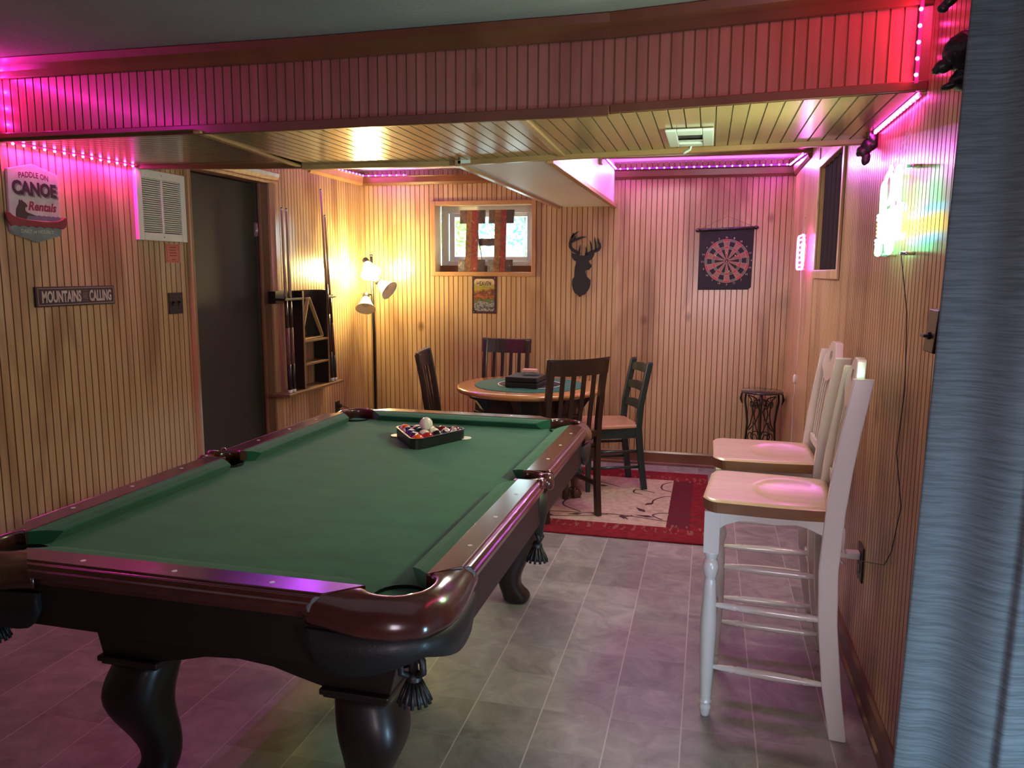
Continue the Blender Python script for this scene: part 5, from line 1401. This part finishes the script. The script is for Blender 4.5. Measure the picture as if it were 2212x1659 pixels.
# ================================================================ things on the back wall
# letter H standing in the window
hy = YB+.035
ho = thing('letter_h', 'big wooden letter H of striped planks standing in the window', 'letter', (-1.735, hy, WZ0))
HP = {'grey': ('plank_grey', (.17, .165, .155)), 'brown': ('plank_brown', (.20, .095, .035)), 'red': ('plank_red', (.20, .030, .022)), 'dark': ('plank_dark', (.055, .040, .036)), 'mid': ('plank_mid', (.13, .085, .06))}
for k, (nm, c_) in HP.items():
    mm, N_, L_, b_ = new_mat(nm); tc = N_.new('ShaderNodeTexCoord')
    vo_ = N_.new('ShaderNodeTexNoise'); sv(vo_, 'Scale', 24); sv(vo_, 'Detail', 3); sv(vo_, 'Distortion', 1.5); L_.new(tc.outputs['Object'], vo_.inputs['Vector'])
    rp = N_.new('ShaderNodeValToRGB'); e = rp.color_ramp.elements
    e[0].position = .34; e[0].color = (c_[0]*.55, c_[1]*.55, c_[2]*.55, 1); e[1].position = .52; e[1].color = (*c_, 1)
    e2 = rp.color_ramp.elements.new(.67); e2.color = (c_[0]*1.2, c_[1]*1.2, c_[2]*1.2, 1); e3 = rp.color_ramp.elements.new(.72); e3.color = (.50, .38, .26, 1)
    L_.new(vo_.outputs['Fac'], rp.inputs[0]); L_.new(rp.outputs[0], b_.inputs['Base Color']); sv(b_, 'Roughness', .55); MT[nm] = mm
def plank(x0t, x1t, x0b, x1b, z0, z1, mat, name='plank', dy=0):
    m = MB(); ox, oz = -1.735, WZ0
    m.prism([(x0b-ox, z0-oz), (x1b-ox, z0-oz), (x1t-ox, z1-oz), (x0t-ox, z1-oz)], lambda u, v, h: (u, h, v), -.012+dy, .012+dy)
    m.build(name, HP[mat][0], ho, bevel=.0015)
def at_z(xt, xb, z): return xb+(xt-xb)*(z-1.483)/(1.967-1.483)
ZT, ZBt = 1.967, 1.484
for tops, bots in ((((-1.949), -1.894, -1.844, -1.793, -1.741), (-1.968, -1.912, -1.863, -1.807, -1.747)), ((-1.710, -1.662, -1.608, -1.565, -1.505), (-1.723, -1.672, -1.624, -1.576, -1.520))):
    for i, mat in enumerate(('grey', 'brown', 'red', 'dark')):
        xt0, xt1, xb0, xb1 = tops[i]+.0008, tops[i+1]-.0008, bots[i]+.0008, bots[i+1]-.0008
        if mat in ('brown', 'red'): plank(xt0, xt1, xb0, xb1, ZBt, ZT, mat)
        else:
            for za, zb in ((1.862, ZT), (ZBt, 1.580)):
                plank(at_z(xt0, xb0, zb), at_z(xt1, xb1, zb), at_z(xt0, xb0, za), at_z(xt1, xb1, za), za, zb, 'mid' if (mat == 'grey' and za > 1.8) else mat)
plank(-1.790, -1.668, -1.795, -1.670, 1.688, 1.745, 'dark', 'crossbar')
m = MB(); m.bar((-1.805+1.735, -.015, 1.81-WZ0), (-1.765+1.735, -.015, 1.58-WZ0), .012, .006); m.bar((-1.80+1.735, -.015, 1.80-WZ0), (-1.79+1.735, -.015, 1.70-WZ0), .014, .006)
m.build('bark_strip', 'plank_dark', ho)

# heaven sign: small tin picture
so = Vector((-1.740, YB, 1.299))
sg = thing('heaven_sign', 'small tin picture sign reading Heaven under the window', 'sign', so)
def bwp(d): return lambda u, v, h: (u, -d-h, v)
def rrect(w_, h__, r_, n_=5):
    return rr_pts(w_, h__, r_, n_)
m = MB(); m.prism(rrect(.100, .147, .010), bwp(0), .0015, .005); m.build('plate', plain('tin_frame', (.050, .022, .026), .4, noise=.4, nscale=30), sg, bevel=.001)
def scene_mat():
    m, N, L, b = new_mat('tin_picture'); tc = N.new('ShaderNodeTexCoord'); sp = N.new('ShaderNodeSeparateXYZ'); L.new(tc.outputs['Object'], sp.inputs[0])
    n = N.new('ShaderNodeTexNoise'); sv(n, 'Scale', 34); sv(n, 'Detail', 4); sv(n, 'Distortion', 1); L.new(tc.outputs['Object'], n.inputs['Vector'])
    a = N.new('ShaderNodeMath'); a.operation = 'MULTIPLY_ADD'; L.new(n.outputs['Fac'], a.inputs[0]); a.inputs[1].default_value = .14; L.new(sp.outputs[2], a.inputs[2])
    r = N.new('ShaderNodeMapRange'); sv(r, 1, -.08); sv(r, 2, .20); L.new(a.outputs[0], r.inputs[0])
    cr2 = N.new('ShaderNodeValToRGB'); L.new(r.outputs[0], cr2.inputs[0]); E_ = cr2.color_ramp.elements
    E_[0].position = 0; E_[0].color = (.025, .025, .03, 1); E_[1].position = 1; E_[1].color = (.60, .50, .34, 1)
    for p, c in ((.10, (.35, .36, .38)), (.17, (.02, .02, .022)), (.27, (.30, .33, .34)), (.33, (.03, .035, .03)), (.38, (.15, .25, .06)), (.42, (.06, .03, .025)), (.50, (.42, .12, .05)), (.56, (.07, .035, .03)), (.64, (.22, .09, .05)), (.72, (.36, .30, .05)), (.80, (.25, .26, .06)), (.86, (.55, .42, .25))):
        e = E_.new(p); e.color = (*c, 1)
    L.new(cr2.outputs[0], b.inputs['Base Color']); sv(b, 'Roughness', .35); return m
m = MB(); m.prism(rrect(.084, .128, .022), bwp(.005), 0, .0008); m.build('picture', scene_mat(), sg)
m = MB(); put_text(m, 'HEAVEN', lambda u, v: (-.060+.118*u, -.0064, .076+.033*v), .02); m.build('lettering', 'sign_ink', sg, recalc=False)
m = MB()
for x in (-.088, .088):
    for z in (-.135, .135): m.lathe([(.004, .005), (.003, .0065), (0, .007)], (x, 0, z), (0, -1, 0), 8)
m.build('rivet', 'chrome', sg)

# deer silhouette
so = Vector((-.955, YB, 1.54))
dq = lambda p: (-1.026+(p[0]-270)*.000392-so.x, 1.782-(p[1]-215)*.000384-so.z)
ds = thing('deer_silhouette', 'black deer head silhouette with antlers on the back wall', 'wall decoration', so)
body = [(245, 610), (290, 625), (340, 640), (400, 655), (470, 665), (530, 655), (600, 640), (640, 630), (690, 605), (685, 650), (660, 700), (625, 745), (580, 765), (590, 800), (640, 855), (638, 885), (590, 945), (525, 948), (522, 1000), (540, 1060), (575, 1105), (622, 1145), (625, 1210), (610, 1290), (580, 1350), (515, 1435), (470, 1445), (410, 1490), (360, 1430), (320, 1415), (280, 1345), (258, 1260), (255, 1180), (265, 1130), (298, 1085), (300, 1000), (305, 900), (322, 840), (330, 778), (290, 760), (255, 710), (242, 660)]
m = MB(); m.prism([dq(p) for p in body], bwp(.004), 0, .008); m.build('head', 'black_flat', ds, bevel=.0015)
m = MB()
def flat(pts, ws):
    P = [Vector(dq(p)) for p in pts]; Lft = []; Rgt = []
    for i, p in enumerate(P):
        t = (P[min(i+1, len(P)-1)]-P[max(i-1, 0)]).normalized(); n_ = Vector((-t.y, t.x))*ws[i]*.000196
        Lft.append(tuple(p+n_)); Rgt.append(tuple(p-n_))
    m.prism(Lft+Rgt[::-1], bwp(.004), 0, .010)
flat([(400, 640), (330, 590), (255, 545), (212, 490), (208, 420), (225, 350), (255, 280), (310, 225), (375, 185)], [70, 66, 60, 56, 56, 54, 46, 26, 4])
flat([(240, 310), (262, 260), (270, 212)], [34, 24, 8]); flat([(230, 400), (290, 360), (380, 325), (440, 305), (525, 290)], [40, 50, 44, 34, 4]); flat([(290, 350), (300, 310), (315, 270)], [34, 26, 6])
flat([(385, 600), (398, 540), (408, 455)], [40, 30, 8]); flat([(525, 650), (535, 570), (522, 498)], [40, 30, 8])
flat([(530, 650), (600, 610), (690, 575), (760, 550), (795, 500), (790, 440), (765, 390), (755, 315)], [54, 56, 60, 62, 56, 46, 36, 8])
flat([(635, 590), (632, 500), (615, 430), (598, 368)], [30, 34, 28, 8]); flat([(715, 560), (715, 470), (700, 380), (688, 298)], [36, 34, 28, 8])
m.build('antler', 'black_flat', ds)

# magnetic dartboard scroll
so = Vector((.114, YB, 1.57))
db = thing('dartboard', 'black roll-up dartboard on the back wall', 'dartboard', so)
tl = .030
m = MB(); m.prism([(-.197, -.214), (.165, -.208), (.185, -.190), (.190, .235), (-.192, .222)], bwp(.006), 0, .003); m.build('mat', 'black_flat', db)
m = MB(); m.lathe([(.011, -.200), (.011, .205)], (-.003, -.014, .232), (1, 0, .042), 14); m.build('roller', 'black_gloss', db)
m = MB()
for s_ in (-1, 1): m.ellipsoid((-.003+s_*.206, -.014, .232+s_*.0088), (.018, .015, .015), 14, 9)
m.build('roller_cap', 'black_gloss', db)
m = MB(); m.tube([(-.19, -.01, .235), (0, -.006, .325), (.19, -.01, .245)], .0011, 5); m.build('hanging_cord', 'trim', db)
MT['dart_tan'] = plain('dart_tan', (.30, .17, .13), .6, noise=.2, nscale=60); MT['dart_red'] = plain('dart_red', (.42, .06, .06), .6); MT['dart_green'] = plain('dart_green', (.12, .17, .12), .6); MT['dart_line'] = plain('dart_line', (.55, .40, .32), .6)
DX, DZ_ = .005, 0.0
def wedge(mb, r0, r1, a0, a1, mi, y):
    k = 4; pts = [(DX+r1*sin(a0+(a1-a0)*i/k), DZ_+r1*cos(a0+(a1-a0)*i/k)) for i in range(k+1)]+[(DX+r0*sin(a1+(a0-a1)*i/k), DZ_+r0*cos(a1+(a0-a1)*i/k)) for i in range(k+1)]
    mb.add([(u, -y, v) for u, v in pts], [tuple(range(len(pts)))], mi)
m = MB(); tlt = radians(-2)
for s_ in range(20):
    a0 = radians(18*s_-9)+tlt; a1 = a0+radians(18); od = s_ % 2
    for r0, r1, mi in ((.013, .088, 1 if od else 0), (.088, .105, 3 if od else 2), (.105, .142, 1 if od else 0), (.142, .158, 3 if od else 2)): wedge(m, r0, r1, a0, a1, mi, .0095)
for i in range(12): wedge(m, .0055, .013, 2*pi*i/12, 2*pi*(i+1)/12, 1, .0095); wedge(m, .0001, .0055, 2*pi*i/12, 2*pi*(i+1)/12, 2, .0096)
m.build('target', ['dart_tan', 'black_flat', 'dart_red', 'dart_green'], db, recalc=False)
m = MB()
for r_ in (.088, .105, .142, .158):
    for i in range(40): wedge(m, r_-.0007, r_+.0007, 2*pi*i/40, 2*pi*(i+1)/40, 0, .0100)
for s_ in range(20):
    a = radians(18*s_-9)+tlt; d = Vector((sin(a), 0, cos(a))); e = Vector((cos(a), 0, -sin(a)))*.0007; o = Vector((DX, -.0100, DZ_))
    m.add([o+d*.013-e, o+d*.158-e, o+d*.158+e, o+d*.013+e], [(0, 1, 2, 3)])
m.build('lines', 'dart_line', db, recalc=False)
m = MB()
for s_, num in enumerate((20, 1, 18, 4, 13, 6, 10, 15, 2, 17, 3, 19, 7, 16, 8, 11, 14, 9, 12, 5)):
    a = radians(18*s_)+tlt; x = DX+.174*sin(a); z = DZ_+.171*cos(a); wd = .016 if num > 9 else .008
    put_text(m, str(num), lambda u, v, x=x, z=z, wd=wd: (x+(u-.5)*wd, -.0098, z+(v-.5)*.013), .01, 0, 2)
m.build('numbers', 'dart_line', db, recalc=False)
def dart(label, dx, dz, col):
    t = thing('dart', label, 'dart', (so.x+DX+dx, YB-.0105, so.z+DZ_+dz), 0, 'darts on the dartboard')
    m = MB(); m.lathe([(.006, 0), (.006, .004), (.003, .006), (.0045, .014), (.0045, .030), (.002, .034), (.002, .05)], (0, 0, 0), (0, -1, -.05), 10); m.build('barrel', 'brass', t)
    m = MB()
    for k in range(4):
        a = radians(45+90*k); e = Vector((cos(a), 0, sin(a))); c_ = Vector((0, -.040, 0)); d = Vector((0, -1, 0)); nn = e.cross(d)*.0006
        q = [c_, c_+e*.014+d*.010, c_+e*.014+d*.026, c_+d*.022]
        m.add([p+nn for p in q]+[p-nn for p in q], [(0, 1, 2, 3), (7, 6, 5, 4), (0, 4, 5, 1), (1, 5, 6, 2), (2, 6, 7, 3)])
    m.build('flight', col, t)
MT['dart_flight_red'] = plain('dart_flight_red', (.75, .06, .06), .4); MT['dart_flight_yellow'] = plain('dart_flight_yellow', (.80, .60, .25), .4)
dart('yellow dart above the bullseye of the dartboard', -.007, .060, 'dart_flight_yellow'); dart('yellow dart at the left of the dartboard', -.083, .041, 'dart_flight_yellow'); dart('yellow dart low on the dartboard, below the bullseye', .018, -.074, 'dart_flight_yellow')
dart('red dart at the upper right of the bullseye on the dartboard', .058, .041, 'dart_flight_red'); dart('red dart at the lower right of the bullseye on the dartboard', .076, -.031, 'dart_flight_red'); dart('red dart in the bullseye of the dartboard', -.001, -.004, 'dart_flight_red')

# ================================================================ ceiling vent under the beam
cv = thing('ceiling_vent', 'white ceiling register with a lever under the beam', 'vent', (-.09, 3.115, ZB-.006))
m = MB(); w2_, l2_ = .085, .175
frame(m, -.045, .045, -.08, .08, .0, 0, 0) if False else None
for (a, b2, c_, d_2) in ((-w2_, -.045, -l2_, l2_), (.045, w2_, -l2_, l2_), (-.045, .045, -l2_, -.085), (-.045, .045, .115, l2_)): m.box(a, b2, c_, d_2, -.010, 0)
m.build('frame', 'white_plastic', cv, bevel=.003)
m = MB(); m.box(-.045, .045, -.085, .02, -.003, -.001); m.build('damper', 'grey_dark', cv)
m = MB(); m.add([(-.045, .115, -.002), (.045, .115, -.002), (.045, .02, -.009), (-.045, .02, -.009)], [(0, 1, 2, 3)]); m.build('louvre', 'white_plastic', cv, recalc=False)
m = MB(); m.tube([(.0, .165, -.010), (-.004, .172, -.022), (-.022, .178, -.030), (-.030, .180, -.036)], [.004, .005, .006, .005], 8); m.build('lever', 'white_plastic', cv)

# ================================================================ things on the right wall
def animal_head(name, label, loc, rz, parts, cat='wall ornament', tilt=None):
    m = MB()
    for c_, r_, rot in parts:
        m.ellipsoid(c_, r_, 16, 10, rot=Matrix.Rotation(rot, 3, 'Y') if rot else None)
    o = m.build(name, 'black_resin'); o.location = loc; o.rotation_euler = (0, 0, rz)
    md = o.modifiers.new('remesh', 'REMESH'); md.mode = 'VOXEL'; md.voxel_size = .0028; md.use_smooth_shade = True
    md = o.modifiers.new('smooth', 'SMOOTH'); md.iterations = 3; md.factor = .5
    tx = bpy.data.textures.new('fur', 'CLOUDS'); tx.noise_scale = .012
    md = o.modifiers.new('fur', 'DISPLACE'); md.texture = tx; md.strength = .004; md.mid_level = .5
    return tag(o, label, cat)
MT['black_resin'] = plain('black_resin', (.013, .012, .014), .42, coat=.2)
# big head: faces -x (away from the wall); local x outwards is negative
animal_head('bear_head', 'black bear head ornament with open mouth beside the curtain', (XR, 2.02, 1.955), 0, [
    ((-.034, 0, .016), (.046, .040, .050), 0), ((-.058, 0, .016), (.030, .030, .036), 0), ((-.082, 0, -.012), (.022, .018, .016), -.4), ((-.099, 0, -.021), (.009, .011, .009), 0),
    ((-.064, 0, -.054), (.024, .015, .009), -.3), ((-.036, 0, -.044), (.034, .028, .024), 0), ((-.030, .030, .060), (.010, .009, .014), 0), ((-.030, -.030, .060), (.010, .009, .014), 0)])
animal_head('wolf_head', 'small black animal head ornament on the right wall below the pink LEDs', (XR, 3.19, 1.935), 0, [
    ((-.016, 0, .032), (.022, .028, .040), 0), ((-.030, 0, .010), (.024, .024, .026), 0), ((-.048, 0, -.010), (.022, .017, .016), .7), ((-.060, 0, -.018), (.010, .011, .010), 0), ((-.034, 0, -.036), (.016, .013, .024), .25), ((-.030, .020, .050), (.007, .007, .013), 0), ((-.030, -.020, .050), (.007, .007, .013), 0)])
m = MB(); m.tube([(0, 0, .05), (-.03, 0, .038), (-.06, 0, .010), (-.085, 0, -.020), (-.098, 0, -.032)], [.020, .017, .012, .011, .009], 12)
m.ellipsoid((-.098, 0, -.034), (.012, .010, .010), 14, 9)
hb = thing('horn_ornament', 'black curved horn ornament above the bear head, half behind the curtain', 'wall ornament', (XR, 2.0, 2.095))
m.build('horn', 'black_resin', hb)
m = MB(); m.lathe([(.024, 0), (.026, .006), (.020, .012)], (0, 0, .05), (-1, 0, 0), 16); m.tube([(-.045, 0, .018), (-.070, 0, -.010)], [.0135, .0115], 10); m.build('pale_band', 'pearl', hb)

# keypad lock and door knob
lk = thing('keypad_lock', 'dark keypad door lock with thumb turn beside the curtain', 'door lock', (XR, 2.180, 1.338))
m = MB(); m.prism([(0, -.055), (.030, -.055), (.022, .055), (0, .055)], lambda u, v, h: (-u, h, v), -.045, .045); m.build('body', plain('lock_bronze', (.035, .026, .022), .35, metal=.4), lk, bevel=.004)
m = MB(); m.lathe([(.010, .026), (.010, .034)], (0, .0, -.012), (-1, 0, 0), 14); m.box(-.046, -.034, -.018, .018, -.016, -.008); m.build('thumb_turn', 'grey_dark', lk, bevel=.002)
kb = thing('door_knob', 'dark round door knob at the curtain edge', 'door knob', (XR, 2.055, 1.064)); kb.scale = (.62, .62, .62)
m = MB(); m.lathe([(.028, 0), (.028, .006), (.012, .010), (.010, .028)], (0, 0, 0), (-1, 0, 0), 20); m.build('rose', 'black_metal', kb)
m = MB(); m.lathe([(.010, .026), (.022, .032), (.027, .045), (.024, .058), (.010, .064), (0, .065)], (0, 0, 0), (-1, 0, 0), 22); m.build('knob', 'chrome_dark' if 'chrome_dark' in MT else 'black_gloss', kb)

# outlet behind the stools with plugs
orr = thing('outlet_plate', 'black wall outlet low on the right wall behind the stools', 'outlet', (XR, 2.945, .445))
m = MB(); m.box(-.006, 0, -.045, .045, -.065, .065); m.build('plate', 'black', orr, bevel=.002)
m = MB()
for z in (-.022, .022): m.box(-.008, -.006, -.015, .015, z-.014, z+.014)
m.build('socket', 'black_gloss', orr)
pl = thing('plug_adapter', 'white plug adapter with an upright paddle in the right wall outlet', 'plug', (XR-.008, 2.945, .470))
m = MB(); m.box(-.045, 0, -.018, .018, -.012, .014); m.build('body', 'white_plastic', pl, bevel=.003)
m = MB(); m.ellipsoid((-.056, 0, .055), (.007, .014, .042), 14, 10); m.tube([(-.05, 0, .0), (-.056, 0, .02)], .006, 8); m.build('paddle', 'white_plastic', pl)
m = MB(); m.box(-.010-.06, -.045, -.012, .012, -.010, .002); m.tube([(-.068, 0, -.02), (-.05, 0, -.042)], .005, 8); m.build('prong', 'white_plastic', pl)

# ================================================================ curtain
m = MB(); NU, NV = 130, 40; vs = []
ca, cb_ = Vector((.462, 1.79)), Vector((1.12, 1.62)); tdir = (cb_-ca).normalized(); nd = Vector((-tdir.y, tdir.x)); Lc = (cb_-ca).length
for j in range(NV+1):
    z = .015+2.265*j/NV
    for i in range(NU+1):
        s = Lc*i/NU; fl_ = 1-.25*z/2.3
        wv_ = min(1, s/.05)*(.016*sin(2*pi*(s-.03)/.19+.2*sin(z*1.3))+.006*sin(2*pi*s/.33+1+z*.4))
        p = ca+tdir*(s+.003*sin(z*2.1)*min(1, s/.05))+nd*wv_
        q_ = min(1, max(0, (s-.175)/.02)); p = p-nd*.022*q_*q_*(3-2*q_)
        vs.append((p.x+.019*(z-1.25), p.y, z))
m.add(vs, [(j*(NU+1)+i, j*(NU+1)+i+1, (j+1)*(NU+1)+i+1, (j+1)*(NU+1)+i) for j in range(NV) for i in range(NU)], 0, True)
cm, N_, L_, b_ = new_mat('curtain_weave')
tc = N_.new('ShaderNodeTexCoord'); mp = N_.new('ShaderNodeMapping'); mp.inputs['Scale'].default_value = (9, 9, 190); L_.new(tc.outputs['Object'], mp.inputs[0])
n1 = N_.new('ShaderNodeTexNoise'); sv(n1, 'Scale', 1); sv(n1, 'Detail', 4); sv(n1, 'Roughness', .65); L_.new(mp.outputs[0], n1.inputs['Vector'])
rp = N_.new('ShaderNodeValToRGB'); rp.color_ramp.elements[0].position = .36; rp.color_ramp.elements[0].color = (.055, .058, .060, 1); rp.color_ramp.elements[1].position = .6; rp.color_ramp.elements[1].color = (.098, .104, .108, 1)
L_.new(n1.outputs['Fac'], rp.inputs[0]); L_.new(rp.outputs[0], b_.inputs['Base Color']); sv(b_, 'Roughness', .85)
bp = N_.new('ShaderNodeBump'); sv(bp, 'Strength', .5); sv(bp, 'Distance', .002); L_.new(n1.outputs['Fac'], bp.inputs['Height']); L_.new(bp.outputs[0], b_.inputs['Normal'])
o = m.build('curtain', cm, recalc=False); md = o.modifiers.new('solid', 'SOLIDIFY'); md.thickness = .003
tag(o, 'grey blue woven curtain hanging at the right edge of the room', 'curtain')
